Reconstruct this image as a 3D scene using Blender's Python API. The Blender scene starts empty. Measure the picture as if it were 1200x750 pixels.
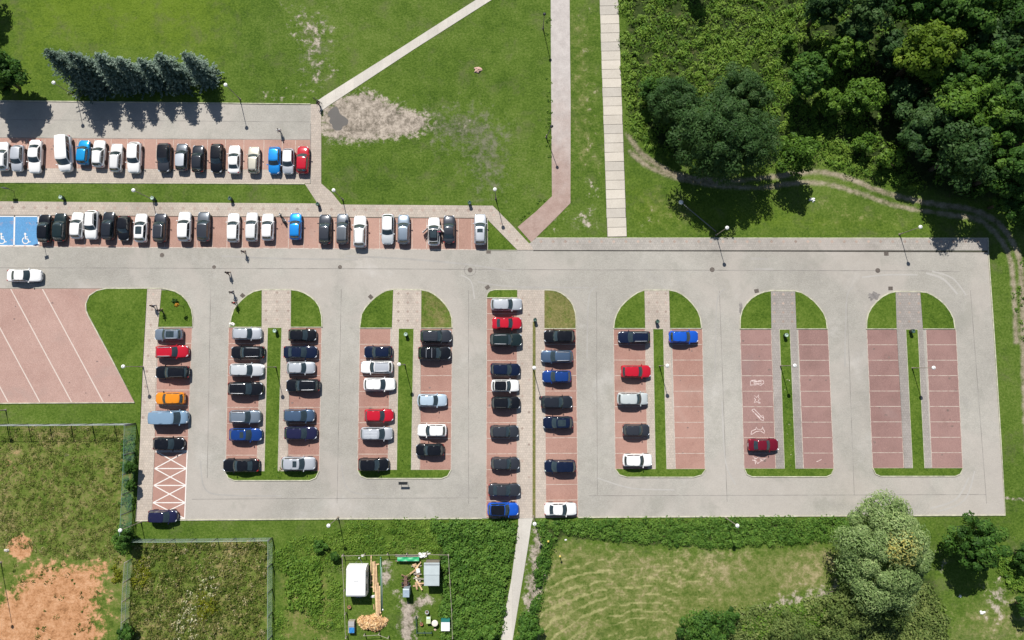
# Aerial view of a car park: everything is built from mesh code and procedural materials.
import bpy, bmesh, math, random
import numpy as np
from mathutils import Vector, Matrix, Euler

random.seed(7)
RNG = np.random.default_rng(11)
S = bpy.context.scene
COL = S.collection
R = math.radians

# ------------------------------------------------------------------ camera, sky, sun, exposure
CAM_H = 100.0
TILT = R(4.2)
FPX = 800.0
cam_data = bpy.data.cameras.new('camera')
cam_data.sensor_width = 36.0
cam_data.lens = FPX / 1200.0 * 36.0
cam_data.clip_start = 0.5
cam_data.clip_end = 3000.0
cam = bpy.data.objects.new('camera', cam_data)
cam.location = (0, 0, CAM_H)
cam.rotation_euler = (TILT, 0, 0)
COL.objects.link(cam)
S.camera = cam

SUN_EL = R(48.6)
SUN_H = Vector((-0.245, 0.9695))          # horizontal direction towards the sun
world = bpy.data.worlds.new('World')
S.world = world
world.use_nodes = True
wn = world.node_tree
bg = wn.nodes['Background']
sky = wn.nodes.new('ShaderNodeTexSky')
sky.sky_type = 'NISHITA'
sky.sun_disc = False
sky.sun_elevation = SUN_EL
sky.sun_rotation = math.atan2(SUN_H.x, SUN_H.y)
sky.air_density = 1.0
sky.dust_density = 0.6
wn.links.new(sky.outputs[0], bg.inputs[0])
bg.inputs[1].default_value = 0.062
sun_l = bpy.data.lights.new('sun', 'SUN')
sun_l.energy = 5.0
sun_l.angle = R(0.5)
sun_l.color = (1.0, 0.955, 0.89)
sun = bpy.data.objects.new('sun', sun_l)
sd = Vector((-SUN_H.x * math.cos(SUN_EL), -SUN_H.y * math.cos(SUN_EL), -math.sin(SUN_EL)))
sun.rotation_euler = sd.to_track_quat('-Z', 'Y').to_euler()
COL.objects.link(sun)
S.view_settings.view_transform = 'Standard'
S.view_settings.look = 'None'
S.view_settings.exposure = 0.2
S.view_settings.gamma = 1.0
S.view_settings.use_curve_mapping = False

_ct, _st = math.cos(TILT), math.sin(TILT)
def G(px, py, h=0.0):
    """image pixel (px, py) cast through the camera onto the level h, in metres"""
    u = (px - 600.0) / FPX; v = (375.0 - py) / FPX
    d = (u, v * _ct + _st, v * _st - _ct)
    t = (h - CAM_H) / d[2]
    return Vector((d[0] * t, d[1] * t, h))

def P2(pts, h=0.0):
    return [G(x, y, h) for x, y in pts]

# ------------------------------------------------------------------ object helpers
def tag(o, label=None, cat=None, group=None, kind=None):
    if label: o['label'] = label
    if cat: o['category'] = cat
    if group: o['group'] = group
    if kind: o['kind'] = kind
    return o

def link(name, data, parent=None):
    o = bpy.data.objects.new(name, data)
    COL.objects.link(o)
    if parent: o.parent = parent
    return o

def thing(name, label, cat, loc=(0, 0, 0), rz=0.0, group=None):
    o = link(name, None)
    o.empty_display_size = 0.3
    o.location = loc
    o.rotation_euler = (0, 0, rz)
    return tag(o, label, cat, group)

class MB:
    """collects simple shapes and links them as one mesh"""
    def __init__(self):
        self.v = []; self.f = []; self.sm = []
    def add(self, vs, fs, smooth=False):
        b = len(self.v)
        self.v += [tuple(p) for p in vs]
        self.f += [tuple(i + b for i in f) for f in fs]
        self.sm += [smooth] * len(fs)
        return self
    def box(self, c, s, rz=0.0, m=None, taper=1.0):
        x, y, z = s[0] / 2, s[1] / 2, s[2] / 2
        vs = []
        for dz in (-1, 1):
            k = taper if dz > 0 else 1.0
            for dx, dy in ((-1, -1), (1, -1), (1, 1), (-1, 1)):
                vs.append(Vector((dx * x * k, dy * y * k, dz * z)))
        if rz:
            rm = Matrix.Rotation(rz, 3, 'Z'); vs = [rm @ p for p in vs]
        if m is not None: vs = [m @ p for p in vs]
        c = Vector(c); vs = [p + c for p in vs]
        return self.add(vs, [(3, 2, 1, 0), (4, 5, 6, 7), (0, 1, 5, 4), (1, 2, 6, 5), (2, 3, 7, 6), (3, 0, 4, 7)])
    def tube(self, pts, rad, n=8, cap=True):
        pts = [Vector(p) for p in pts]
        rr = rad if isinstance(rad, (list, tuple)) else [rad] * len(pts)
        vs = []; fs = []
        for i, p in enumerate(pts):
            d = (pts[min(i + 1, len(pts) - 1)] - pts[max(i - 1, 0)]).normalized()
            a = Vector((1, 0, 0)) if abs(d.x) < 0.9 else Vector((0, 1, 0))
            e1 = d.cross(a).normalized(); e2 = d.cross(e1)
            for k in range(n):
                t = 2 * math.pi * k / n
                vs.append(p + (e1 * math.cos(t) + e2 * math.sin(t)) * rr[i])
        for i in range(len(pts) - 1):
            for k in range(n):
                a = i * n + k; b = i * n + (k + 1) % n
                fs.append((a, a + n, b + n, b))
        if cap:
            fs.append(tuple(range(n)))
            fs.append(tuple(reversed(range((len(pts) - 1) * n, len(pts) * n))))
        return self.add(vs, fs, n > 6)
    def lathe(self, prof, c=(0, 0, 0), n=14, smooth=True):
        vs = []; fs = []
        for r, z in prof:
            for k in range(n):
                t = 2 * math.pi * k / n
                vs.append((c[0] + r * math.cos(t), c[1] + r * math.sin(t), c[2] + z))
        for i in range(len(prof) - 1):
            for k in range(n):
                a = i * n + k; b = i * n + (k + 1) % n
                fs.append((a, b, b + n, a + n))
        fs.append(tuple(reversed(range(n))))
        fs.append(tuple(range((len(prof) - 1) * n, len(prof) * n)))
        return self.add(vs, fs, smooth)
    def grid(self, fn, nu, nv, flip=False, smooth=True):
        vs = []; fs = []
        for i in range(nu + 1):
            for j in range(nv + 1):
                vs.append(fn(i / nu, j / nv))
        for i in range(nu):
            for j in range(nv):
                a = i * (nv + 1) + j
                q = (a, a + nv + 1, a + nv + 2, a + 1)
                fs.append(tuple(reversed(q)) if flip else q)
        return self.add(vs, fs, smooth)
    def ribbon(self, pts, w, z=None, closed=False):
        pts = [Vector((p[0], p[1], 0)) for p in pts]
        n = len(pts); vs = []; fs = []
        for i, p in enumerate(pts):
            a = pts[(i - 1) % n] if (closed or i > 0) else p
            b = pts[(i + 1) % n] if (closed or i < n - 1) else p
            d = b - a
            if d.length < 1e-6: d = Vector((1, 0, 0))
            d.normalize(); nrm = Vector((-d.y, d.x, 0)) * (w / 2)
            vs += [(p.x - nrm.x, p.y - nrm.y, z), (p.x + nrm.x, p.y + nrm.y, z)]
        m = n if closed else n - 1
        for i in range(m):
            a = 2 * i; b = 2 * ((i + 1) % n)
            fs.append((a, b, b + 1, a + 1))
        return self.add(vs, fs)
    def kerb(self, pts, w, z0, z1, closed=False):
        pts = [Vector((p[0], p[1], 0)) for p in pts]
        n = len(pts); vs = []; fs = []
        for i, p in enumerate(pts):
            a = pts[(i - 1) % n] if (closed or i > 0) else p
            b = pts[(i + 1) % n] if (closed or i < n - 1) else p
            d = (b - a).normalized(); q = Vector((-d.y, d.x, 0)) * (w / 2)
            vs += [(p.x - q.x, p.y - q.y, z0), (p.x - q.x, p.y - q.y, z1), (p.x + q.x, p.y + q.y, z1), (p.x + q.x, p.y + q.y, z0)]
        m = n if closed else n - 1
        for i in range(m):
            a = 4 * i; b = 4 * ((i + 1) % n)
            for k in range(3):
                fs.append((a + k, b + k, b + k + 1, a + k + 1))
        if not closed:
            fs.append((0, 1, 2, 3)); e = 4 * (n - 1); fs.append((e + 3, e + 2, e + 1, e))
        return self.add(vs, fs)
    def mesh(self, name, mat=None):
        me = bpy.data.meshes.new(name)
        me.from_pydata(self.v, [], self.f)
        me.polygons.foreach_set('use_smooth', self.sm)
        if mat: me.materials.append(mat)
        me.update()
        return me
    def build(self, name, mat, parent=None):
        return link(name, self.mesh(name, mat), parent)

def sheet(name, pts, z, mat, parent=None, depth=0.0, kind='structure'):
    """a level slab with the plan outline pts (metres); with depth it has sides"""
    bm = bmesh.new()
    vs = [bm.verts.new((p[0], p[1], z)) for p in pts]
    f = bm.faces.new(vs)
    f.normal_update()
    if f.normal.z < 0: f.normal_flip()
    if depth:
        lo = [bm.verts.new((p[0], p[1], z - depth)) for p in pts]
        n = len(vs)
        for i in range(n):
            bm.faces.new((vs[i], vs[(i + 1) % n], lo[(i + 1) % n], lo[i]))
        bmesh.ops.recalc_face_normals(bm, faces=bm.faces)
    bmesh.ops.triangulate(bm, faces=[q for q in bm.faces if len(q.verts) > 4])
    me = bpy.data.meshes.new(name)
    bm.to_mesh(me); bm.free()
    me.materials.append(mat)
    o = link(name, me, parent)
    if kind and parent is None: o['kind'] = kind
    return o

def part(name, mesh, parent, mat=None, loc=None, rot=None, scale=None):
    """one object on shared mesh data; the colour sits on the object's own slot"""
    o = link(name, mesh, parent)
    if mat is not None:
        o.material_slots[0].link = 'OBJECT'
        o.material_slots[0].material = mat
    if loc is not None: o.location = loc
    if rot is not None: o.rotation_euler = rot
    if scale is not None: o.scale = scale
    return o

# ------------------------------------------------------------------ materials
def new_mat(name):
    m = bpy.data.materials.new(name)
    m.use_nodes = True
    nt = m.node_tree
    return m, nt, nt.nodes['Principled BSDF']

class NT:
    """short-hand for node trees"""
    def __init__(self, nt): self.nt = nt
    def n(self, t, **kw):
        nd = self.nt.nodes.new(t)
        for k, v in kw.items(): setattr(nd, k, v)
        return nd
    def L(self, a, b): self.nt.links.new(a, b)
    def pos(self): return self.n('ShaderNodeNewGeometry').outputs['Position']
    def obj(self): return self.n('ShaderNodeTexCoord').outputs['Object']
    def mapping(self, vec, scale=(1, 1, 1), rot=(0, 0, 0)):
        m = self.n('ShaderNodeMapping'); m.inputs['Scale'].default_value = scale; m.inputs['Rotation'].default_value = rot
        self.L(vec, m.inputs[0]); return m.outputs[0]
    def noise(self, vec, scale, detail=4, rough=0.6, dist=0.0):
        t = self.n('ShaderNodeTexNoise')
        t.inputs['Scale'].default_value = scale; t.inputs['Detail'].default_value = detail
        t.inputs['Roughness'].default_value = rough; t.inputs['Distortion'].default_value = dist
        self.L(vec, t.inputs['Vector']); return t.outputs['Fac']
    def math(self, op, a, b=None, clamp=False):
        m = self.n('ShaderNodeMath', operation=op, use_clamp=clamp)
        for i, q in enumerate((a, b)):
            if q is None: continue
            if isinstance(q, (int, float)): m.inputs[i].default_value = q
            else: self.L(q, m.inputs[i])
        return m.outputs[0]
    def step(self, x, a, b):
        m = self.n('ShaderNodeMapRange', interpolation_type='SMOOTHSTEP')
        m.inputs[1].default_value = a; m.inputs[2].default_value = b
        self.L(x, m.inputs[0]); return m.outputs[0]
    def ramp(self, x, stops):
        r = self.n('ShaderNodeValToRGB')
        el = r.color_ramp.elements
        while len(el) > 1: el.remove(el[-1])
        el[0].position = stops[0][0]; el[0].color = (*stops[0][1], 1)
        for p, c in stops[1:]:
            e = el.new(p); e.color = (*c, 1)
        self.L(x, r.inputs[0]); return r.outputs[0]
    def mix(self, fac, a, b, mode='MIX'):
        m = self.n('ShaderNodeMix', data_type='RGBA', blend_type=mode)
        for q, i in ((fac, 0), (a, 6), (b, 7)):
            if isinstance(q, (int, float)): m.inputs[i].default_value = q
            elif isinstance(q, tuple): m.inputs[i].default_value = (*q, 1)
            else: self.L(q, m.inputs[i])
        return m.outputs[2]
    def attr(self, name):
        return self.n('ShaderNodeAttribute', attribute_name=name)
    def bump(self, h, strength, dist, bsdf):
        b = self.n('ShaderNodeBump'); b.inputs['Strength'].default_value = strength; b.inputs['Distance'].default_value = dist
        self.L(h, b.inputs['Height']); self.L(b.outputs[0], bsdf.inputs['Normal'])

def plain(name, c, rough=0.6, metal=0.0, var=0.15, scale=3.0):
    """one colour with a little grain"""
    m, nt, b = new_mat(name); t = NT(nt)
    f = t.noise(t.obj(), scale, 4)
    lo = tuple(max(0, x * (1 - var)) for x in c); hi = tuple(min(1, x * (1 + var)) for x in c)
    t.L(t.ramp(f, [(0.3, lo), (0.7, hi)]), b.inputs['Base Color'])
    b.inputs['Roughness'].default_value = rough; b.inputs['Metallic'].default_value = metal
    return m

def paint(name, c, metal=0.0):
    m, nt, b = new_mat('paint_' + name); t = NT(nt)
    f = t.noise(t.obj(), 2.2, 5, 0.65)
    dust = tuple(x * 0.95 + 0.004 for x in c)
    t.L(t.mix(t.step(f, 0.4, 0.75), tuple(c), dust), b.inputs['Base Color'])
    b.inputs['Metallic'].default_value = metal
    b.inputs['Roughness'].default_value = 0.38
    b.inputs['Specular IOR Level'].default_value = 0.08
    b.inputs['Coat Weight'].default_value = 1.0
    b.inputs['Coat IOR'].default_value = 1.5
    b.inputs['Coat Roughness'].default_value = 0.10
    return m

def pavers(name, c1, c2, joint, bw, bh, stain=(0.10, 0.10, 0.10), stain_amt=0.35, rot=0.0, worn=None, lighten=None):
    m, nt, b = new_mat(name); t = NT(nt)
    p = t.pos()
    big = t.noise(p, 0.045, 5, 0.6)
    mid = t.noise(p, 0.5, 5, 0.65)
    fine = t.noise(p, 7.0, 3, 0.7)
    s = t.math('ADD', t.math('MULTIPLY', big, 0.75), t.math('MULTIPLY', mid, 0.35))
    s = t.math('ADD', s, t.math('MULTIPLY', t.math('SUBTRACT', fine, 0.5), 0.55))
    base = t.ramp(s, [(0.36, c1), (0.74, c2)])
    bt = t.n('ShaderNodeTexBrick')
    bt.inputs['Scale'].default_value = 1.0
    bt.inputs['Brick Width'].default_value = bw; bt.inputs['Row Height'].default_value = bh
    bt.inputs['Mortar Size'].default_value = 0.012
    bt.inputs['Color1'].default_value = (0.92, 0.92, 0.92, 1); bt.inputs['Color2'].default_value = (1.07, 1.06, 1.05, 1)
    bt.inputs['Mortar'].default_value = (*joint, 1)
    t.L(t.mapping(p, rot=(0, 0, rot)), bt.inputs['Vector'])
    col = t.mix(1.0, base, bt.outputs['Color'], 'MULTIPLY')
    st = t.step(t.noise(p, 0.16, 6, 0.62, 0.6), 0.56, 0.78)
    col = t.mix(t.math('MULTIPLY', st, stain_amt), col, stain)
    st2 = t.step(t.noise(t.mapping(p, (0.25, 1.3, 1)), 0.35, 5, 0.6), 0.6, 0.8)
    col = t.mix(t.math('MULTIPLY', st2, stain_amt * 0.4), col, stain)
    if lighten:
        pk = t.step(t.noise(t.mapping(p, (1, 1, 1), (0, 0, .3)), 0.075, 4, 0.55, 0.8), 0.45, 0.62)
        col = t.mix(t.math('MULTIPLY', pk, 0.45), col, (c2[0] * .97, c2[1] * .91, c2[2] * .90))
        gk = t.step(t.noise(p, 0.19, 7, 0.7, 0.3), 0.54, 0.68)
        col = t.mix(t.math('MULTIPLY', gk, 0.45), col, (c1[0] * .86, c1[1] * .88, c1[2] * .84))
        lt = t.step(t.noise(p, 0.11, 6, 0.66, 0.4), 0.55, 0.8)
        col = t.mix(t.math('MULTIPLY', lt, 0.45), col, lighten)
    if worn:
        w = t.step(t.noise(p, 0.9, 5, 0.7), 0.56, 0.72)
        col = t.mix(t.math('MULTIPLY', w, 0.8), col, worn)
    t.L(col, b.inputs['Base Color'])
    b.inputs['Roughness'].default_value = 0.85
    t.bump(t.math('ADD', bt.outputs['Fac'], fine), 0.35, 0.01, b)
    return m

def foliage(name, stops, rough=0.55, trans=0.3, gain=1.0):
    """leaf material: each leaf carries its own tint"""
    m, nt, b = new_mat(name); t = NT(nt)
    a = t.attr('tint').outputs['Fac']
    c = t.ramp(a, [(q, (min(.9, r * gain * 1.06), min(.9, g * gain * 1.02), min(.9, b_ * gain * .9))) for q, (r, g, b_) in stops])
    t.L(c, b.inputs['Base Color'])
    b.inputs['Roughness'].default_value = rough
    b.inputs['Specular IOR Level'].default_value = 0.15
    tr = t.n('ShaderNodeBsdfTranslucent')
    t.L(t.mix(0.5, c, (0.12, 0.18, 0.015)), tr.inputs['Color'])
    mx = t.n('ShaderNodeMixShader'); mx.inputs[0].default_value = trans
    t.L(b.outputs[0], mx.inputs[1]); t.L(tr.outputs[0], mx.inputs[2])
    t.L(mx.outputs[0], nt.nodes['Material Output'].inputs['Surface'])
    return m

MAT = {}
MAT['lot'] = pavers('lot_pavers', (0.312, 0.299, 0.268), (0.462, 0.445, 0.404), (0.7, 0.68, 0.64), 0.20, 0.10, (0.25, 0.235, 0.22), 0.5, lighten=(0.60, 0.58, 0.55))
MAT['walk'] = pavers('pavement_pavers', (0.36, 0.31, 0.265), (0.53, 0.465, 0.40), (0.62, 0.6, 0.55), 0.35, 0.35, (0.24, 0.20, 0.17), 0.5)
MAT['walk_old'] = pavers('weathered_pavers', (0.235, 0.215, 0.20), (0.37, 0.34, 0.315), (0.6, 0.58, 0.52), 0.35, 0.35, (0.14, 0.125, 0.11), 0.6)
MAT['walk_strip'] = pavers('strip_pavers', (0.285, 0.266, 0.242), (0.43, 0.405, 0.37), (0.6, 0.58, 0.52), 0.35, 0.35, (0.18, 0.165, 0.145), 0.5, lighten=(0.5, 0.475, 0.44))
MAT['bay'] = pavers('bay_pavers', (0.30, 0.160, 0.128), (0.43, 0.265, 0.218), (0.75, 0.66, 0.6), 0.20, 0.10, (0.30, 0.22, 0.19), 0.5, R(90), lighten=(0.46, 0.33, 0.28))
MAT['bay_b'] = pavers('bay_pavers_fresh', (0.33, 0.195, 0.155), (0.48, 0.312, 0.255), (0.75, 0.66, 0.6), 0.20, 0.10, (0.36, 0.27, 0.235), 0.5, R(90), lighten=(0.50, 0.38, 0.32))
MAT['bay_d'] = pavers('bay_pavers_dull', (0.232, 0.136, 0.124), (0.350, 0.222, 0.200), (0.7, 0.62, 0.58), 0.20, 0.10, (0.24, 0.17, 0.16), 0.5, R(90), lighten=(0.39, 0.285, 0.26))
MAT['bay_p'] = pavers('bay_pavers_faded', (0.37, 0.235, 0.20), (0.51, 0.355, 0.31), (0.75, 0.66, 0.6), 0.20, 0.10, (0.34, 0.26, 0.23), 0.45, R(60))
MAT['blue_bay'] = pavers('blue_bay_paint', (0.07, 0.23, 0.46), (0.13, 0.36, 0.64), (0.7, 0.72, 0.75), 0.20, 0.10, (0.30, 0.28, 0.36), 0.5, R(90), worn=(0.40, 0.25, 0.24))
MAT['brick_path'] = pavers('brick_path_pavers', (0.36, 0.255, 0.21), (0.56, 0.445, 0.385), (0.7, 0.65, 0.6), 0.20, 0.10, (0.36, 0.32, 0.30), 0.5, lighten=(0.58, 0.53, 0.50))
def worn_path():
    m, nt, b = new_mat('brick_path_worn'); t = NT(nt); p = t.pos()
    f = t.noise(p, 6.0, 4, 0.7); mid = t.noise(p, 0.8, 5, 0.65)
    s_ = t.math('ADD', t.math('MULTIPLY', mid, 0.6), t.math('MULTIPLY', f, 0.5))
    red = t.ramp(s_, [(0.35, (0.27, 0.18, 0.15)), (0.75, (0.43, 0.32, 0.275))])
    pale = t.ramp(s_, [(0.35, (0.36, 0.325, 0.305)), (0.75, (0.55, 0.51, 0.48))])
    sx = t.n('ShaderNodeSeparateXYZ'); t.L(p, sx.inputs[0])
    y = t.math('ADD', sx.outputs[1], t.math('MULTIPLY', t.math('SUBTRACT', t.noise(p, 0.25, 5, 0.7), 0.5), 26))
    t.L(t.mix(t.step(y, 22, 46), red, pale), b.inputs['Base Color'])
    b.inputs['Roughness'].default_value = 0.9
    t.bump(f, 0.4, 0.02, b)
    return m
MAT['concrete'] = pavers('path_concrete', (0.46, 0.43, 0.385), (0.62, 0.59, 0.53), (0.8, 0.8, 0.78), 1.4, 40, (0.34, 0.31, 0.28), 0.3)
MAT['slab'] = pavers('slab_concrete', (0.44, 0.40, 0.34), (0.62, 0.575, 0.50), (1, 1, 1), 50, 50, (0.30, 0.26, 0.22), 0.45)
MAT['brick_path'] = worn_path()
MAT['kerb'] = plain('kerb_stone', (0.46, 0.45, 0.34), 0.85, 0, 0.32, 1.6)
def worn(name, c, under, lo, hi, scale=1.6):
    """paint rubbed off in places down to the paving"""
    m, nt, b = new_mat(name); t = NT(nt); p = t.pos()
    f = t.math('ADD', t.math('MULTIPLY', t.noise(p, scale, 6, 0.7), 0.7), t.math('MULTIPLY', t.noise(p, 9.0, 3, 0.7), 0.3))
    t.L(t.mix(t.step(f, lo, hi), tuple(c), tuple(under)), b.inputs['Base Color'])
    b.inputs['Roughness'].default_value = 0.85
    return m
MAT['line'] = worn('worn_line_paint', (0.56, 0.50, 0.43), (0.36, 0.235, 0.20), 0.42, 0.66)
MAT['line_p'] = worn('pale_line_paint', (0.60, 0.52, 0.46), (0.44, 0.31, 0.27), 0.52, 0.75)
MAT['line_w'] = worn('white_line_paint', (0.74, 0.71, 0.67), (0.42, 0.29, 0.25), 0.52, 0.72)
MAT['chalk'] = worn('chalk', (0.66, 0.55, 0.52), (0.34, 0.21, 0.19), 0.46, 0.66, 2.5)
MAT['seam'] = plain('joint_tar', (0.25, 0.235, 0.215), 0.9, 0, 0.35, 0.4)
MAT['gap'] = plain('joint_dirt_and_painted_shade', (0.06, 0.055, 0.045), 0.95, 0, 0.4, 0.6)  # joint dirt; doubles as shade painted along the raised pavement edges
MAT['iron'] = plain('cast_iron', (0.14, 0.12, 0.105), 0.7, 0.4, 0.3, 6)
MAT['diamond'] = plain('red_diamond_pavers', (0.36, 0.285, 0.24), 0.85, 0, 0.35, 0.6)
MAT['stain'] = plain('oil_stain', (0.20, 0.185, 0.175), 0.8, 0, 0.3, 2)

# ------------------------------------------------------------------ the ground: one sheet to the horizon
def poly_mask(X, Y, pts, soft):
    """1 inside the outline, 0 outside, fading over soft metres"""
    inside = np.zeros(X.shape, bool); dist = np.full(X.shape, 1e9)
    n = len(pts)
    for i in range(n):
        x1, y1 = pts[i][0], pts[i][1]; x2, y2 = pts[(i + 1) % n][0], pts[(i + 1) % n][1]
        c = ((y1 > Y) != (y2 > Y)) & (X < (x2 - x1) * (Y - y1) / ((y2 - y1) if abs(y2 - y1) > 1e-9 else 1e-9) + x1)
        inside ^= c
        dx, dy = x2 - x1, y2 - y1; l2 = dx * dx + dy * dy + 1e-9
        t = np.clip(((X - x1) * dx + (Y - y1) * dy) / l2, 0, 1)
        dist = np.minimum(dist, np.hypot(X - x1 - t * dx, Y - y1 - t * dy))
    sdv = np.where(inside, dist, -dist)
    return np.clip(sdv / soft * 0.5 + 0.5, 0, 1)

def line_mask(X, Y, pts, w, soft):
    dist = np.full(X.shape, 1e9)
    for (a, b) in zip(pts[:-1], pts[1:]):
        dx, dy = b[0] - a[0], b[1] - a[1]; l2 = dx * dx + dy * dy + 1e-9
        t = np.clip(((X - a[0]) * dx + (Y - a[1]) * dy) / l2, 0, 1)
        dist = np.minimum(dist, np.hypot(X - a[0] - t * dx, Y - a[1] - t * dy))
    return np.clip((w / 2 - dist) / soft * 0.5 + 0.5, 0, 1)

def smooth_pts(pts, k=6):
    """Catmull-Rom through image pixel points"""
    out = []
    n = len(pts)
    for i in range(n - 1):
        p0 = pts[max(i - 1, 0)]; p1 = pts[i]; p2 = pts[i + 1]; p3 = pts[min(i + 2, n - 1)]
        for s in range(k):
            t = s / k
            out.append(tuple(0.5 * (2 * p1[j] + (p2[j] - p0[j]) * t + (2 * p0[j] - 5 * p1[j] + 4 * p2[j] - p3[j]) * t * t + (3 * p1[j] - p0[j] - 3 * p2[j] + p3[j]) * t ** 3) for j in (0, 1)))
    out.append(tuple(pts[-1][:2]))
    return out

class VNoise:
    def __init__(self, seed, n=256):
        self.g = np.random.default_rng(seed).random((n, n)); self.n = n
    def one(self, x, y):
        xi = np.floor(x).astype(int); yi = np.floor(y).astype(int)
        fx = x - xi; fy = y - yi; fx = fx * fx * (3 - 2 * fx); fy = fy * fy * (3 - 2 * fy); n = self.n
        g = self.g
        return (g[xi % n, yi % n] * (1 - fx) * (1 - fy) + g[(xi + 1) % n, yi % n] * fx * (1 - fy) + g[xi % n, (yi + 1) % n] * (1 - fx) * fy + g[(xi + 1) % n, (yi + 1) % n] * fx * fy)
    def __call__(self, x, y, s, octv=3):
        r = 0; a = 1; t = 0
        for o in range(octv):
            r = r + a * self.one(x / s + 17 * o, y / s + 31 * o); t += a; a *= 0.55; s *= 0.5
        return r / t
VN = VNoise(5)

def make_ground():
    xs = np.concatenate([[-1500, -700, -350, -200, -130], np.arange(-95, 95.01, 0.3), [130, 200, 350, 700, 1500]])
    ys = np.concatenate([[-1500, -700, -350, -180, -90], np.arange(-52, 72.01, 0.3), [110, 200, 350, 700, 1500]])
    X, Y = np.meshgrid(xs, ys)
    X = X.ravel(); Y = Y.ravel()
    zA = np.zeros((len(X), 4), np.float32); zB = np.zeros((len(X), 4), np.float32)
    def M(pts, soft): return poly_mask(X, Y, P2(pts), soft)
    # zA: bare sand, straw, orange dirt, dark leaf litter    zB: rough weeds, hay swath, grey soil, yellow lawn
    sand = np.maximum.reduce([
        M([(376, 128), (400, 112), (430, 106), (455, 118), (478, 128), (495, 132), (505, 142), (495, 156), (470, 162), (425, 166), (395, 165), (376, 158)], 2.2),
        0.54 * M([(335, 5), (375, 10), (400, 30), (385, 60), (400, 85), (372, 112), (355, 110), (350, 60), (330, 40)], 4),
        0.50 * M([(470, 120), (545, 130), (570, 150), (540, 165), (490, 165)], 5),
        0.55 * M([(290, 108), (365, 105), (365, 121), (290, 121)], 2),
        0.62 * M([(688, 208), (700, 208), (700, 275), (672, 270), (660, 262), (688, 240)], 2.5),
        0.55 * M([(640, 255), (660, 245), (668, 262), (650, 272)], 2.5),
        0.5 * M([(675, 10), (690, 5), (698, 100), (700, 190), (685, 200), (680, 100)], 4),
        0.52 * M([(742, 258), (765, 245), (775, 255), (762, 272), (744, 272)], 3),
        0.85 * M([(624, 612), (634, 625), (638, 655), (640, 680), (632, 712), (620, 720), (612, 716), (618, 668), (621, 640)], 1.6),
        0.7 * M([(565, 645), (572, 640), (580, 655), (572, 658)], 1.2),
        0.75 * M([(565, 720), (578, 715), (580, 730), (570, 736)], 1.2),
        0.72 * M([(935, 690), (1000, 676), (985, 705), (930, 712), (900, 722), (872, 728), (858, 726), (890, 706)], 2.5),
        0.55 * M([(1095, 640), (1112, 640), (1115, 672), (1095, 680)], 3),
        0.6 * M([(1150, 690), (1175, 668), (1190, 690), (1185, 725), (1165, 740), (1150, 725)], 3),
        0.6 * M([(1178, 640), (1190, 632), (1200, 640), (1185, 652)], 2),
        0.85 * M([(463, 690), (478, 705), (500, 694), (510, 704), (490, 716), (488, 752), (466, 752), (468, 716)], 1.6),
        0.8 * M([(447, 655), (460, 660), (460, 686), (447, 690)], 1.2),
    ])
    trackA = smooth_pts([(735, 158), (750, 178), (775, 196), (800, 206), (850, 212), (900, 208), (935, 203), (965, 202), (1000, 211), (1025, 222), (1060, 232), (1100, 240), (1140, 246), (1170, 262), (1190, 290), (1197, 325), (1199, 400), (1201, 470), (1206, 560)])
    trackB = smooth_pts([(738, 178), (760, 195), (790, 207), (830, 216), (890, 220), (935, 214), (970, 216), (1005, 226), (1040, 238), (1075, 246), (1115, 252), (1148, 258), (1172, 280), (1184, 305), (1188, 340), (1191, 400)])
    track = np.maximum(0.92 * line_mask(X, Y, P2(trackA), 0.75, 0.55), 0.88 * line_mask(X, Y, P2(trackB), 0.7, 0.55))
    track = track * np.clip(0.55 + 1.0 * VN(X + 3, Y + 5, 5.0), 0, 1)
    sand = np.maximum(sand, 0.8 * line_mask(X, Y, P2([(1178, 584), (1230, 586)]), 0.5, 0.4))
    straw = np.maximum.reduce([
        0.64 * M([(640, 640), (665, 625), (690, 632), (760, 638), (850, 640), (960, 632), (990, 640), (985, 690), (900, 720), (850, 745), (820, 765), (610, 765)], 2.5),
        0.6 * M([(660, 15), (700, 15), (703, 200), (668, 200)], 4),
        0.62 * M([(1130, 690), (1200, 660), (1240, 770), (1080, 770)], 6),
        0.52 * M([(745, 215), (800, 225), (830, 262), (800, 272), (740, 272)], 4),
        0.5 * M([(940, 220), (1060, 248), (1080, 270), (960, 275)], 5),
        0.62 * M([(641, 348), (652, 343), (665, 356), (668, 380), (641, 382)], 2.2),
        0.55 * M([(500, 350), (520, 365), (525, 380), (500, 382)], 2),
    ])
    orange = np.maximum.reduce([
        0.98 * M([(36, 664), (52, 660), (80, 661), (128, 662), (118, 690), (112, 720), (125, 765), (0, 770), (-30, 760), (-30, 700), (0, 700), (18, 690), (28, 676)], 3.5),
        0.55 * M([(100, 662), (138, 660), (138, 765), (100, 765)], 3),
        1.3 * poly_mask(X, Y, [tuple(G(24 + 13 * math.cos(a), 641 + 13 * math.sin(a)).xy) for a in np.linspace(0, 6.28, 18)[:-1]], 1.0),
        0.58 * M([(-40, 535), (16, 530), (22, 548), (-40, 570)], 3),
        0.55 * M([(34, 545), (45, 560), (36, 572), (28, 560)], 2),
    ])
    rough = np.maximum.reduce([
        0.9 * M([(-60, 498), (156, 498), (146, 765), (-60, 765)], 1.2),
        1.0 * M([(155, 634), (317, 632), (312, 765), (146, 765)], 0.8),
        0.6 * M([(318, 640), (400, 625), (400, 765), (314, 765)], 3),
    ])
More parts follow.
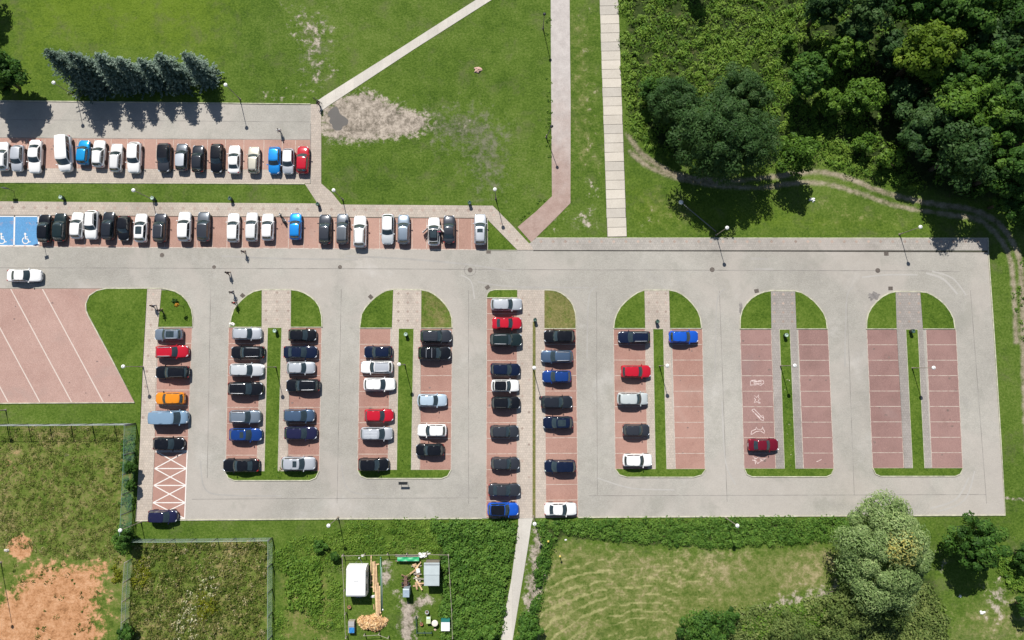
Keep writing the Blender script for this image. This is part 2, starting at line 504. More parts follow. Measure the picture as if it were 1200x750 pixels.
    litter = np.maximum.reduce([
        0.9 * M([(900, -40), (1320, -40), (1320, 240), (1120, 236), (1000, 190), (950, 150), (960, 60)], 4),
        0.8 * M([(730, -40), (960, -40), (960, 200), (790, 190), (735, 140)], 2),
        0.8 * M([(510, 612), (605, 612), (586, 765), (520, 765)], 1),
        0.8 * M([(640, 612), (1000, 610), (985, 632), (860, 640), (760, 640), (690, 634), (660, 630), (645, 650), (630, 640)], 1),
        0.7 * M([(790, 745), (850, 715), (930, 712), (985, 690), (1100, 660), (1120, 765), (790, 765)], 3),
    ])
    # rings of cut hay left by the mower
    c = G(772, 800); ang = R(-14)
    U = (X - c.x) * math.cos(ang) + (Y - c.y) * math.sin(ang); V = -(X - c.x) * math.sin(ang) + (Y - c.y) * math.cos(ang)
    rr = np.hypot(U / 1.5, V) + 1.6 * (VN(X, Y, 5.0) - 0.5)
    rr = rr + 0.55 * (VN(X + 7, Y, 1.0) - 0.5)
    ring = np.clip(np.sin(rr / 1.15 * 2 * math.pi) * 1.6 - 0.45, 0, 1)
    hay = ring * np.clip(VN(X + 40, Y, 1.8) * 2.6 - 0.40, 0, 1) * M([(625, 690), (660, 640), (760, 645), (850, 648), (840, 690), (800, 740), (780, 765), (600, 765)], 5)
    hay = np.maximum(hay, 0.9 * np.clip(np.sin(V / 1.7 * 2 * math.pi + 3 * VN(X, Y, 6)) - 0.2, 0, 1) * np.clip(VN(X, Y + 9, 2.0) * 2 - 0.7, 0, 1) * M([(640, 640), (960, 636), (980, 660), (860, 690), (700, 690)], 4))
    soil = np.maximum.reduce([
        0.95 * M([(485, 122), (570, 125), (600, 150), (590, 230), (560, 232), (540, 180), (500, 170)], 7),
        0.55 * M([(565, 225), (600, 235), (610, 262), (600, 270), (585, 250)], 4),
        0.5 * M([(250, 70), (262, 70), (266, 100), (252, 100)], 2),
        0.8 * M([(330, 0), (395, 10), (400, 60), (385, 110), (350, 115), (340, 60)], 6),
        0.6 * M([(388, 80), (410, 95), (400, 110), (380, 105)], 3),
    ])
    yel = np.maximum.reduce([
        0.9 * M([(20, -60), (300, -60), (250, 45), (240, 65), (60, 55), (20, 110)], 10),
        0.6 * M([(730, 205), (800, 225), (1120, 262), (1120, 277), (735, 275)], 4),
    ])
    zA[:, 0] = sand; zA[:, 1] = straw; zA[:, 2] = orange; zA[:, 3] = 1
    zB[:, 0] = rough; zB[:, 1] = hay; zB[:, 2] = soil; zB[:, 3] = track
    zC = np.zeros((len(X), 4), np.float32); zC[:, 0] = litter; zC[:, 1] = yel; zC[:, 3] = 1
    nx, ny = len(xs), len(ys)
    V3 = np.stack([X, Y, np.zeros_like(X)], 1).astype(np.float32)
    i = np.arange(ny - 1)[:, None] * nx + np.arange(nx - 1)[None, :]
    F = np.stack([i, i + 1, i + 1 + nx, i + nx], -1).reshape(-1, 4)
    me = bpy.data.meshes.new('ground')
    me.vertices.add(len(V3)); me.vertices.foreach_set('co', V3.ravel())
    me.loops.add(F.size); me.loops.foreach_set('vertex_index', F.ravel().astype(np.int32))
    me.polygons.add(len(F)); me.polygons.foreach_set('loop_start', np.arange(0, F.size, 4, dtype=np.int32))
    me.polygons.foreach_set('loop_total', np.full(len(F), 4, np.int32))
    for nm, a in (('zone_a', zA), ('zone_b', zB), ('zone_c', zC)):
        at = me.attributes.new(nm, 'FLOAT_COLOR', 'POINT'); at.data.foreach_set('color', a.ravel())
    me.update(calc_edges=True)
    m, nt, b = new_mat('grassland'); t = NT(nt)
    p = t.pos()
    n_big = t.noise(p, 0.05, 4, 0.6); n_mid = t.noise(p, 0.45, 6, 0.68); n_f = t.noise(p, 3.2, 4, 0.75); n_vf = t.noise(p, 14.0, 2, 0.7)
    brk = t.noise(p, 0.9, 8, 0.72)
    s = t.math('ADD', t.math('MULTIPLY', n_big, 0.5), t.math('MULTIPLY', n_mid, 0.5))
    s = t.math('ADD', s, t.math('MULTIPLY', t.math('SUBTRACT', n_f, 0.5), 0.95))
    s = t.math('ADD', s, t.math('MULTIPLY', t.math('SUBTRACT', n_vf, 0.5), 0.55))
    fresh = lambda st: [(q, (r * 1.04, g * 1.05, b_)) for q, (r, g, b_) in st]
    lawn = t.ramp(s, fresh([(0.18, (0.020, 0.050, 0.006)), (0.40, (0.060, 0.108, 0.014)), (0.54, (0.092, 0.148, 0.022)), (0.67, (0.132, 0.180, 0.042)), (0.84, (0.175, 0.205, 0.065))]))
    lawn_y = t.ramp(s, fresh([(0.18, (0.038, 0.082, 0.006)), (0.48, (0.110, 0.168, 0.016)), (0.8, (0.155, 0.222, 0.032))]))
    A = t.n('ShaderNodeSeparateColor'); t.L(t.attr('zone_a').outputs['Color'], A.inputs[0])
    zb = t.attr('zone_b'); B = t.n('ShaderNodeSeparateColor'); t.L(zb.outputs['Color'], B.inputs[0])
    C = t.n('ShaderNodeSeparateColor'); t.L(t.attr('zone_c').outputs['Color'], C.inputs[0])
    def msk(o, k=1.1, a=0.40, bb=0.60, nz=None):
        q = t.math('ADD', o, t.math('MULTIPLY', t.math('SUBTRACT', nz if nz is not None else brk, 0.5), k))
        return t.step(q, a, bb)
    col = t.mix(msk(C.outputs[1], 0.9, 0.2, 0.8), lawn, lawn_y)
    s2 = t.math('ADD', s, t.math('MULTIPLY', t.math('SUBTRACT', brk, 0.5), 1.2))
    mot = t.step(t.noise(p, 0.22, 9, 0.74, 0.3), 0.50, 0.72)
    col = t.mix(t.math('MULTIPLY', mot, 0.62), col, (0.125, 0.128, 0.062))
    fleck = t.step(t.noise(p, 5.5, 3, 0.8), 0.63, 0.76)
    col = t.mix(t.math('MULTIPLY', fleck, 0.25), col, (0.20, 0.205, 0.10))
    s3 = t.math('ADD', s2, t.math('MULTIPLY', t.math('SUBTRACT', t.noise(p, 0.13, 5, 0.65), 0.5), 1.1))
    roughc = t.ramp(s3, fresh([(0.10, (0.038, 0.066, 0.010)), (0.38, (0.095, 0.142, 0.023)), (0.56, (0.140, 0.170, 0.040)), (0.70, (0.195, 0.180, 0.070)), (0.92, (0.30, 0.235, 0.12))]))
    col = t.mix(msk(B.outputs[0], 0.6), col, roughc)
    strawc = t.ramp(s3, [(0.12, (0.075, 0.115, 0.020)), (0.38, (0.140, 0.172, 0.044)), (0.58, (0.192, 0.202, 0.070)), (0.72, (0.27, 0.24, 0.115)), (0.90, (0.36, 0.31, 0.17))])
    col = t.mix(msk(A.outputs[1], 1.0, 0.30, 0.72), col, strawc)
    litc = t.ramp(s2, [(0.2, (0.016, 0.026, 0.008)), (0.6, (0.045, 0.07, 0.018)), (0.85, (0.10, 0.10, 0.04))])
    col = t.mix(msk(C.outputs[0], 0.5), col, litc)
    soilc = t.ramp(s2, [(0.2, (0.07, 0.075, 0.045)), (0.7, (0.20, 0.19, 0.14))])
    col = t.mix(t.math('MULTIPLY', msk(B.outputs[2], 1.5, 0.45, 0.85), 0.8), col, soilc)
    sandc = t.ramp(s2, [(0.15, (0.12, 0.105, 0.082)), (0.40, (0.25, 0.215, 0.172)), (0.58, (0.40, 0.345, 0.285)), (0.85, (0.54, 0.475, 0.395))])
    col = t.mix(msk(A.outputs[0], 1.55, 0.40, 0.66), col, sandc)
    trk = t.ramp(s2, [(0.2, (0.15, 0.125, 0.085)), (0.5, (0.30, 0.25, 0.185)), (0.85, (0.42, 0.36, 0.28))])
    col = t.mix(t.math('MULTIPLY', msk(zb.outputs['Alpha'], 0.7, 0.22, 0.70), 0.9), col, trk)
    orc = t.ramp(s2, [(0.15, (0.24, 0.115, 0.05)), (0.42, (0.46, 0.232, 0.112)), (0.75, (0.60, 0.35, 0.20))])
    col = t.mix(msk(A.outputs[2], 1.7, 0.42, 0.66), col, orc)
    hayc = t.ramp(s2, [(0.2, (0.25, 0.26, 0.09)), (0.8, (0.44, 0.40, 0.20))])
    col = t.mix(t.math('MULTIPLY', msk(B.outputs[1], 1.1, 0.28, 0.80), 0.7), col, hayc)
    t.L(col, b.inputs['Base Color'])
    b.inputs['Roughness'].default_value = 0.95
    b.inputs['Specular IOR Level'].default_value = 0.1
    h = t.math('ADD', t.math('MULTIPLY', n_f, 0.8), t.math('MULTIPLY', n_vf, 0.4))
    t.bump(h, 0.9, 0.12, b)
    me.materials.append(m)
    o = link('ground', me)
    o['kind'] = 'structure'
    MAT['ground'] = m
    return o
ground = make_ground()
# island lawns carry the same grass without the field zones
def lawn_material():
    m, nt, b = new_mat('verge_grass'); t = NT(nt)
    p = t.pos()
    s = t.math('ADD', t.math('MULTIPLY', t.noise(p, 0.12, 4, 0.6), 0.5), t.math('MULTIPLY', t.noise(p, 0.6, 6, 0.68), 0.5))
    s = t.math('ADD', s, t.math('MULTIPLY', t.math('SUBTRACT', t.noise(p, 3.6, 4, 0.75), 0.5), 0.95))
    s = t.math('ADD', s, t.math('MULTIPLY', t.math('SUBTRACT', t.noise(p, 14, 2, 0.7), 0.5), 0.55))
    c = t.ramp(s, [(q, (r * 1.0, g * 1.0, b_)) for q, (r, g, b_) in [(0.2, (0.024, 0.058, 0.006)), (0.42, (0.066, 0.120, 0.013)), (0.58, (0.102, 0.162, 0.022)), (0.8, (0.155, 0.205, 0.045))]])
    dry = t.ramp(s, [(0.25, (0.08, 0.10, 0.022)), (0.6, (0.20, 0.185, 0.07)), (0.85, (0.33, 0.26, 0.13))])
    a = t.attr('dry').outputs['Fac']
    q = t.math('ADD', a, t.math('MULTIPLY', t.math('SUBTRACT', t.noise(p, 0.8, 6, 0.7), 0.5), 1.2))
    t.L(t.mix(t.step(q, 0.35, 0.75), c, dry), b.inputs['Base Color'])
    b.inputs['Roughness'].default_value = 0.95; b.inputs['Specular IOR Level'].default_value = 0.1
    t.bump(t.noise(p, 5.0, 4, 0.7), 0.8, 0.1, b)
    return m
MAT['lawn'] = lawn_material()
def lawn(name, pts, dry=0.0, z=0.115, parent=None):
    o = sheet(name, P2(pts), z, MAT['lawn'], parent, depth=0.12)
    at = o.data.attributes.new('dry', 'FLOAT', 'POINT')
    at.data.foreach_set('value', np.full(len(o.data.vertices), dry, np.float32))
    return o

# ------------------------------------------------------------------ paving, kerbs, bays, islands
Z_LOT, Z_BAY, Z_LINE = 0.030, 0.034, 0.039
lot = sheet('parking_lot', P2([(-120, 288.5), (0, 289), (300, 291), (580, 293.3), (625, 293.3), (1157.5, 295), (1165, 400), (1172, 510), (1177.5, 603.5), (900, 604.5), (677, 606), (605, 607.5), (400, 607.5), (215, 609), (159, 610), (164, 530), (172, 430), (175, 338), (-120, 338)]), Z_LOT, MAT['lot'])
upper_road = sheet('road', P2([(-120, 117.2), (0, 118.2), (200, 120.4), (364.5, 122.2), (364, 163.5), (200, 162.5), (0, 161), (-120, 160)]), Z_LOT, MAT['lot'])
kerbs = []
def kerb(pts, name='kerb', w=0.12, z0=0.0, z1=0.13, closed=False, parent=None):
    o = MB().kerb(P2(pts), w, z0, z1, closed).build(name, MAT['kerb'], parent)
    if parent is None: o['kind'] = 'structure'
    return o
def lines(parent, segs, w=0.08, mat='line', z=Z_LINE, name='bay_line'):
    for a, b in segs:
        MB().ribbon([G(*a), G(*b)], w, z).build(name, MAT[mat], parent)

def bays(pts, cuts, mat='bay', name='parking_bay', line_mat='line'):
    """a strip of bays; cuts are the painted lines across it"""
    o = sheet(name, P2(pts), Z_BAY, MAT[mat])
    lines(o, cuts, 0.075, line_mat)
    return o
def lerp2(a, b, t): return (a[0] + (b[0] - a[0]) * t, a[1] + (b[1] - a[1]) * t)
def column_bays(tl, tr, br, bl, n, mat, first=0, last=None, frame=True):
    """bays stacked down the picture between a top and a bottom edge"""
    cuts = [(lerp2(tl, bl, k / n), lerp2(tr, br, k / n)) for k in range(first, (n if last is None else last) + 1)]
    o = bays([tl, tr, br, bl], cuts, mat)
    lines(o, [(tl, bl), (tr, br)], 0.075)
    return o

# upper row of bays under the spruces, the strip behind it, the pavement to its right
sheet('parking_bay', P2([(-120, 160), (0, 161), (200, 162.5), (364, 163.5), (364, 199), (200, 198), (0, 197), (-120, 196)]), Z_BAY, MAT['bay_b'])
ub = sheet('pavement', P2([(-120, 196), (0, 197), (364, 199), (364, 215), (200, 214.5), (0, 213.5), (-120, 213)]), Z_LOT, MAT['walk'])
lines(ub, [((x, 162.3 + x * .004), (x - 0.6, 196.5)) for x in (12, 31.5, 53, 73, 91.5, 111, 130.5, 149.5, 169, 183.5, 203.5, 223, 243.5, 264.5, 286, 309.5, 331, 346.5)], 0.07)
kerb([(-120, 117.2), (0, 118.2), (200, 120.4), (364, 122.2)])
MB().ribbon(P2([(-120, 160.2), (0, 161.2), (200, 162.8), (364, 163.6)]), 0.10, Z_LINE).build('joint', MAT['seam'], upper_road)
kerb([(-120, 213), (0, 213.8), (200, 214.8), (357, 215.5)], w=0.12, z1=0.08)
sheet('footpath', P2([(364.3, 122.2), (376.5, 122.2), (376.5, 215), (389, 226), (400, 239.8), (372, 238.2), (357.3, 215.5), (364.3, 215.5)]), 0.045, MAT['walk'], depth=0.06)
MB().kerb(P2([(364.1, 145), (364, 215)]), 0.10, 0.02, 0.075).build('kerb', MAT['seam'], upper_road)
# diagonal footpath to the top edge, paved path and slab path
sheet('footpath', P2([(372, 118.2), (380, 112.7), (470, 56), (557.7, 0), (640, -52), (662, -52), (576, 0), (485, 58), (385, 124), (377, 130)]), 0.05, MAT['concrete'], depth=0.06)
sheet('footpath', P2([(645.3, -60), (667, -60), (668, 60), (668.7, 120), (668.5, 238), (645, 262), (622.5, 284), (606.5, 266), (628, 248), (646.8, 230), (646, 120), (645.5, 40)]), 0.04, MAT['brick_path'], depth=0.05)
# pavement along the lower row and the road
sheet('pavement', P2([(-120, 235), (0, 236.2), (200, 237.5), (372, 238.6), (400, 239.8), (577.5, 241.2), (600, 264), (623, 288.5), (625, 293.2), (606.5, 293.2), (571, 257), (571, 255.5), (300, 253.8), (0, 252), (-120, 251.5)]), 0.09, MAT['walk'], depth=0.09)
sheet('pavement', P2([(606.5, 293.2), (622.5, 284), (628, 279.2), (800, 279.2), (1000, 279.4), (1157, 279.5), (1157.5, 293.6), (625, 293.25)]), 0.088, MAT['walk_strip'], depth=0.09)
MB().ribbon(P2([(625, 293.6), (900, 294.2), (1157.5, 295.2)]), 0.18, Z_BAY).build('joint', MAT['gap'], lot)  # dark strip: shade at the foot of the pavement, painted in
kerb([(628, 278.9), (800, 278.9), (1157.3, 279.1)], w=0.10, z1=0.10)
kerb([(1157.4, 279.1), (1157.8, 296), (1165, 400), (1172, 510), (1177.6, 603.6), (900, 604.9), (677.5, 606.3)], w=0.13)
kerb([(565, 607.4), (400, 608), (215, 609.3), (159, 610.3)], w=0.13)
# bays of the lower row
rowb = bays([(45, 252.6), (300, 254.2), (570.5, 256), (570.8, 292.3), (300, 290.4), (45, 288.8)], [], 'bay_b')
lines(rowb, [((x, 253.4 + x * .0055), (x, 288.2 + x * .0065)) for x in (62, 81, 99.5, 117.5, 137, 156, 176, 193, 213, 231, 249, 266, 284, 304, 323, 338, 356, 374, 392, 411, 430, 445, 463, 483, 500, 518, 537, 553)], 0.07)
MB().ribbon(P2([(-120, 288.6), (0, 289), (300, 290.8), (570.5, 292.8)]), 0.14, Z_LINE).build('joint', MAT['line'], rowb)
MB().ribbon(P2([(-120, 252), (0, 252.3), (300, 254.1), (571, 255.9)]), 0.10, Z_LINE + .004).build('joint', MAT['gap'], rowb)  # dark line painted as the shadow between raised pavement and bays
blue = sheet('parking_bay', P2([(-60, 252.8), (0, 252.8), (45, 253), (45.5, 288.4), (0, 288.2), (-60, 288)]), Z_BAY, MAT['blue_bay'])
lines(blue, [((17.3, 253), (16.6, 288)), ((45, 253.2), (45.6, 288.3))], 0.22, 'line_w')
lines(blue, [((-60, 253.2), (45, 253.6)), ((-60, 287.6), (45, 288))], 0.16, 'line_w')
def wheelchair(px, py):
    """painted wheelchair emblem: head, back, seat, leg and wheel"""
    k = 7.9
    def q(x, y): return G(px + x * k, py - y * k)
    mb = MB(); z = Z_LINE + 0.004
    mb.add([(q(-.10 + .17 * math.cos(a), .86 + .17 * math.sin(a)).x, q(-.10 + .17 * math.cos(a), .86 + .17 * math.sin(a)).y, z) for a in np.linspace(0, 2 * math.pi, 13)[:-1]], [tuple(reversed(range(12)))])
    mb.ribbon([q(-.10, .66), (q(-.06, .1))], 0.17, z + .0005)
    mb.ribbon([q(-.10, .42), (q(.28, .42))], 0.12, z + .001)
    mb.ribbon([q(-.08, .12), q(.30, .10), q(.48, -.34), q(.70, -.28)], 0.15, z + .0015)
    mb.ribbon([q(-.04 + .47 * math.cos(a), -.10 + .47 * math.sin(a)) for a in np.linspace(R(120), R(355), 18)], 0.13, z + .002)
    for f in range(len(mb.f)):                                   # all faces up
        a, b2, c2 = [Vector(mb.v[i]) for i in mb.f[f][:3]]
        if (b2 - a).cross(c2 - a).z < 0: mb.f[f] = tuple(reversed(mb.f[f]))
    mb.build('wheelchair_symbol', MAT['line_w'], blue)
wheelchair(30.5, 281); wheelchair(2.5, 281)
# red diamonds set into the pavements
mb = MB()
def diamond(px, py, r=0.30, z=0.094):
    c = G(px, py); mb.add([(c.x - r, c.y, z), (c.x, c.y - r, z), (c.x + r, c.y, z), (c.x, c.y + r, z)], [(0, 1, 2, 3)])
for k in range(44): diamond(1.5 + k * 13.35, 243.2 + (1.5 + k * 13.35) * 0.0062)
for px, py in ((578.5, 252), (587, 262), (596.5, 271.5), (606, 281.5)): diamond(px, py, 0.26)
for k in range(37): diamond(634 + k * 14.2, 283.2, 0.27, 0.092)
for x0, x1, y0, n in ((312, 338, 343, 4), (467, 489, 344, 4), (760, 780, 344, 4), (907, 928, 345, 4), (1054, 1076, 345, 4)):
    for j in range(n):
        for x in (x0, (x0 + x1) / 2, x1): diamond(x, y0 + j * 10.6, 0.22, 0.124)
for k in range(9): diamond(180 - k * 1.5, 345 + k * 18, 0.25, 0.099)
for k in range(13): diamond(612 + (k % 2) * 8, 350 + k * 19, 0.22, 0.049)
o = mb.build('paving_diamonds', MAT['diamond']); o['kind'] = 'stuff'
lawn('grass_verge', [(571.5, 258.5), (605.5, 292.8), (571.5, 292.5)], 0.1, 0.08)
kerb([(571.3, 257), (571.5, 293.2), (606, 293.4)], w=0.10, z1=0.11)

# the long bay area on the left with its slanted lines
left_bay = sheet('parking_bay', P2([(-120, 338.3), (125, 338.3), (114, 341), (105.5, 347), (101.5, 356), (102, 364), (104.5, 370), (130, 418), (157.5, 471), (0, 472), (-120, 472)]), Z_BAY, MAT['bay_p'])
lines(left_bay, [((12.8 + 37.2 * k, 338.8), (84 + 37.2 * k, 471)) for k in range(-3, 2)], 0.15, 'line_p')
kerb([(173, 337.9), (125, 338), (114, 340.5), (105, 346.5), (101, 356), (101.5, 364.5), (104, 370.5), (130, 418.5), (158, 471.6), (0, 472.6), (-120, 472.6)], w=0.14)
lawn('grass_verge', [(172.7, 338.4), (125.5, 338.6), (115, 341), (106, 347), (102, 356), (102.5, 364), (105, 370), (131, 418), (158.8, 471.5), (164.5, 497), (168, 420)], -0.1, 0.1)
sheet('footpath', P2([(173, 338.2), (189.6, 338.2), (185.5, 383), (183, 450), (181.5, 530), (177.5, 609.5), (159.5, 610), (164, 530), (168, 430)]), 0.095, MAT['walk'], depth=0.09)
c1 = column_bays((185.8, 384), (225.3, 384), (217, 608.3), (178, 608.6), 12.3, 'bay', 0, 8)
lawn('grass_verge', [(189.8, 340), (197, 340.3), (205, 342), (213, 347), (219.5, 354), (224, 363), (225.5, 372), (225.3, 383), (186, 383)], -0.05)
kerb([(173, 337.9), (190, 338.2), (197, 339.4), (205.4, 341.4), (213.6, 346.4), (220.2, 353.6), (224.7, 362.6), (226.2, 372), (225.9, 383.4), (186, 383.6)])
def zigzag():
    xl = lambda y: 182.5 - (y - 528) / 80 * 4.0
    xr = lambda y: 219.5 - (y - 528) / 80 * 3.0
    ys = [528.5, 549, 568.8, 589, 607.5]
    seg = [((xl(528), 528.5), (xr(528) + .5, 528.5)), ((xr(528), 528), (xr(608), 608))]
    for a, b in zip(ys[:-1], ys[1:]):
        seg += [((xl(a), a), (xr(b), b)), ((xr(a), a), (xl(b), b)), ((xl(b), b), (xr(b), b))]
    for i, (a, b) in enumerate(seg):
        MB().ribbon([G(*a), G(*b)], 0.145, Z_LINE + 0.002 + i * 0.0004).build('hatch_line', MAT['line_w'], c1)
zigzag()

def island(topL, topR, wx, wx_b, sx, sx_b, L, Lb, Rr, Rb, mats, dryL=0.0, dryR=0.0, bottom=None, ytop=385, ybot=550, n=9):
    """one long island: rounded lawns at the head, bays on both sides, a grass strip between two footways"""
    (wl, wr), (wlb, wrb), (sl, sr), (slb, srb) = wx, wx_b, sx, sx_b
    # head: two rounded lawns and the crossing between them
    lawn('grass_verge', topL + [(wl - 0.1, ytop - .2)], dryL)
    lawn('grass_verge', topR + [(wr + 0.1, ytop - .2)], dryR)
    kerb(list(reversed(topL)) + topR, w=0.14)
    kerb([(topL[-1][0], ytop - .6), (wl, ytop - .6)], w=0.10); kerb([(wr, ytop - .6), (topR[-1][0], ytop - .6)], w=0.10)
    sheet('footpath', P2([(topL[0][0] + .1, topL[0][1] - .3), (topR[0][0] - .1, topR[0][1] - .3), (wr, ytop), (wrb, ybot), (srb, ybot), (sr, ytop), (sl, ytop), (slb, ybot), (wlb, ybot), (wl, ytop)]), 0.109, MAT['walk_old' if mats.endswith('d') else 'walk'], depth=0.1)
    column_bays((L[0], ytop), (L[1], ytop), (Lb[1], ybot), (Lb[0], ybot), n, mats)
    column_bays((Rr[0], ytop), (Rr[1], ytop), (Rb[1], ybot), (Rb[0], ybot), n, mats)
    lawn('grass_verge', [(sl, ytop + .2), (sr, ytop + .2), (srb, ybot)] + bottom['r'] + bottom['l'] + [(slb, ybot)], bottom.get('dry', 0))
    kerb([(bottom['r'][0])] + bottom['r'][1:] + bottom['l'], w=0.14)
    kerb([(sl, ytop), (sr, ytop)], w=0.06); kerb([(sl, ytop), (slb, ybot)], w=0.06); kerb([(sr, ytop), (srb, ybot)], w=0.06)
def bot(l, r, y, h, rad=9):
    return {'l': [(l + rad, y + h), (l + rad * .35, y + h * .72), (l, y)], 'r': [(r, y), (r - rad * .35, y + h * .72), (r - rad, y + h)]}

island([(307, 339.6), (298, 341.5), (290, 346), (284, 351), (279, 356.4), (274.6, 362), (271.5, 371), (269.4, 383.6)],
       [(341.4, 339.6), (350, 340.8), (357.4, 343.6), (364.5, 348), (370, 353), (374.5, 360), (377, 370), (377.7, 383.6)],
       (307, 341), (301.5, 337), (314, 330.5), (310, 326), (268, 306), (264.5, 301), (338.5, 377), (337.5, 374), 'bay', 0.1, 0.0, bot(264, 374, 552, 11, 11), 384, 552)
island([(461, 339.2), (453, 340.6), (447, 343.6), (440, 348.4), (434, 354), (428, 361), (424, 368), (421.7, 384)],
       [(494, 339.8), (502, 341.4), (509, 345), (516, 350.6), (522, 357), (527, 365), (529.5, 373), (530, 385)],
       (459.5, 493.5), (455.5, 491.5), (467.3, 485), (465, 482), (421.8, 458), (419, 454.5), (493.3, 530), (492, 528.5), 'bay', 0.0, 0.55, bot(419, 528.5, 550.5, 10, 11), 385, 550.5)
island([(755, 340), (747, 343), (740, 347.6), (733, 353.5), (727, 360), (722.5, 368), (720, 376), (719, 385)],
       [(784, 340), (792, 341.6), (799, 345), (806, 350.6), (812, 357), (817.3, 364.5), (820.5, 373), (822, 385)],
       (756, 785), (759.5, 790.5), (765, 777), (768, 781), (719, 755.8), (721, 759), (787, 823), (791.5, 826), 'bay', 0.22, 0.22, bot(721, 827, 549.5, 9.5, 14), 385.5, 549.5)
island([(903, 340.8), (895, 342.2), (887, 345.4), (880, 350), (874, 356.4), (869.6, 363.5), (867.4, 372), (867, 386)],
       [(931.5, 341), (939, 343), (946, 347.2), (953.5, 353), (960, 360.4), (964.8, 367), (967.8, 375), (969, 386)],
       (903.8, 933), (909.3, 941), (913, 925.2), (919, 932), (867.3, 903.6), (872, 909), (935, 970), (941.5, 977), 'bay_d', 0.0, 0.05, bot(872, 977, 549, 9.5, 9), 386, 549)
island([(1049, 341.8), (1041, 343.8), (1033.6, 347.8), (1027, 353.4), (1021, 360.4), (1017, 368), (1015.3, 376), (1015, 386)],
       [(1078, 342), (1086, 343), (1093, 346.4), (1100.5, 351.5), (1107, 357.4), (1113, 365.5), (1117, 374), (1118.7, 386)],
       (1050.5, 1081), (1059.5, 1091.5), (1061, 1075), (1069, 1083), (1015.6, 1052), (1022.6, 1059), (1085, 1120), (1092, 1128), 'bay_d', 0.05, 0.05, bot(1022.5, 1128, 548.5, 9.5, 9), 386, 548.5)
# the wide middle island
lawn('grass_verge', [(606, 340), (580, 340), (574.5, 341.5), (571.8, 344.5), (571, 348.5), (606, 348.5)], 0.25)
kerb([(606, 339.4), (580, 339.4), (574, 341), (571.2, 344), (570.4, 349), (606, 349)], w=0.12)
lawn('grass_verge', [(638, 340.5), (645, 340.6), (651, 341.6), (657, 344), (662.4, 348), (667, 352.5), (670.6, 358), (673.3, 366), (674.3, 375), (674.3, 384.6), (638, 384.6)], 0.7)
kerb([(638, 339.9), (645, 340), (651.3, 341), (657.4, 343.4), (663, 347.4), (667.6, 352), (671.3, 357.6), (674, 366), (675, 375), (675, 385), (638, 385.1)], w=0.12)
sheet('footpath', P2([(606, 339.5), (638, 340), (638, 385), (640, 606.4), (605.5, 607.4), (606, 349)]), 0.045, MAT['walk'], depth=0.03)
column_bays((570.5, 349.3), (606, 349.3), (605.6, 606.5), (569.6, 606.8), 14.1, 'bay', 0, 14)
column_bays((638, 385.2), (675, 385.2), (677.3, 605.8), (639.8, 606.2), 12.1, 'bay', 0, 12)
lawn('grass_verge', [(624.3, 377), (627.6, 377), (627.5, 606.5), (624, 606.8)], 0.75, 0.07)
# white footpath down to the bottom edge
sheet('footpath', P2([(607.5, 607.6), (624.5, 607.2), (622.3, 616), (619.5, 636), (612.6, 678), (605.6, 720), (601, 748), (595, 790), (580, 790), (587, 750), (590.2, 725), (598.8, 682), (603.6, 646), (607.2, 616)]), 0.05, MAT['concrete'], depth=0.06)
# concrete slabs laid one by one
slab_path = sheet('slab_path', P2([(702.6, -12), (723.9, -12), (734.6, 277.8), (711.5, 277.8)]), 0.012, MAT['gap'])
pa, pb = G(711.5, 277.3), G(734.4, 277.3)
width = (pb - pa).length - 0.08
c0 = (G(711.5, 277.4) + G(734.4, 277.4)) / 2; c1_ = (G(700.2, -60) + G(722.6, -60)) / 2
run = (c1_ - c0); pitch = 1.42; nsl = int(run.length / pitch); dirv = run.normalized()
sl = MB().box((0, 0, 0), (width, pitch - 0.055, 0.10)).mesh('slab', MAT['slab'])
SLM = [pavers('slab_concrete_%s' % w, a, b2, (1, 1, 1), 50, 50, (0.28, 0.25, 0.21), 0.4) for w, a, b2 in (('pale', (0.50, 0.455, 0.385), (0.66, 0.61, 0.53)), ('grey', (0.40, 0.37, 0.32), (0.56, 0.52, 0.46)))]
for k in range(nsl):
    cc = c0 + dirv * (pitch * (k + 0.5))
    part('slab', sl, slab_path, random.choice([MAT['slab'], MAT['slab'], SLM[0], SLM[1]]), (cc.x + random.uniform(-.03, .03), cc.y, 0.012 + random.uniform(0, .02)), (random.uniform(-.006, .006), random.uniform(-.006, .006), math.atan2(dirv.y, dirv.x) - math.pi / 2 + random.uniform(-.008, .008)))

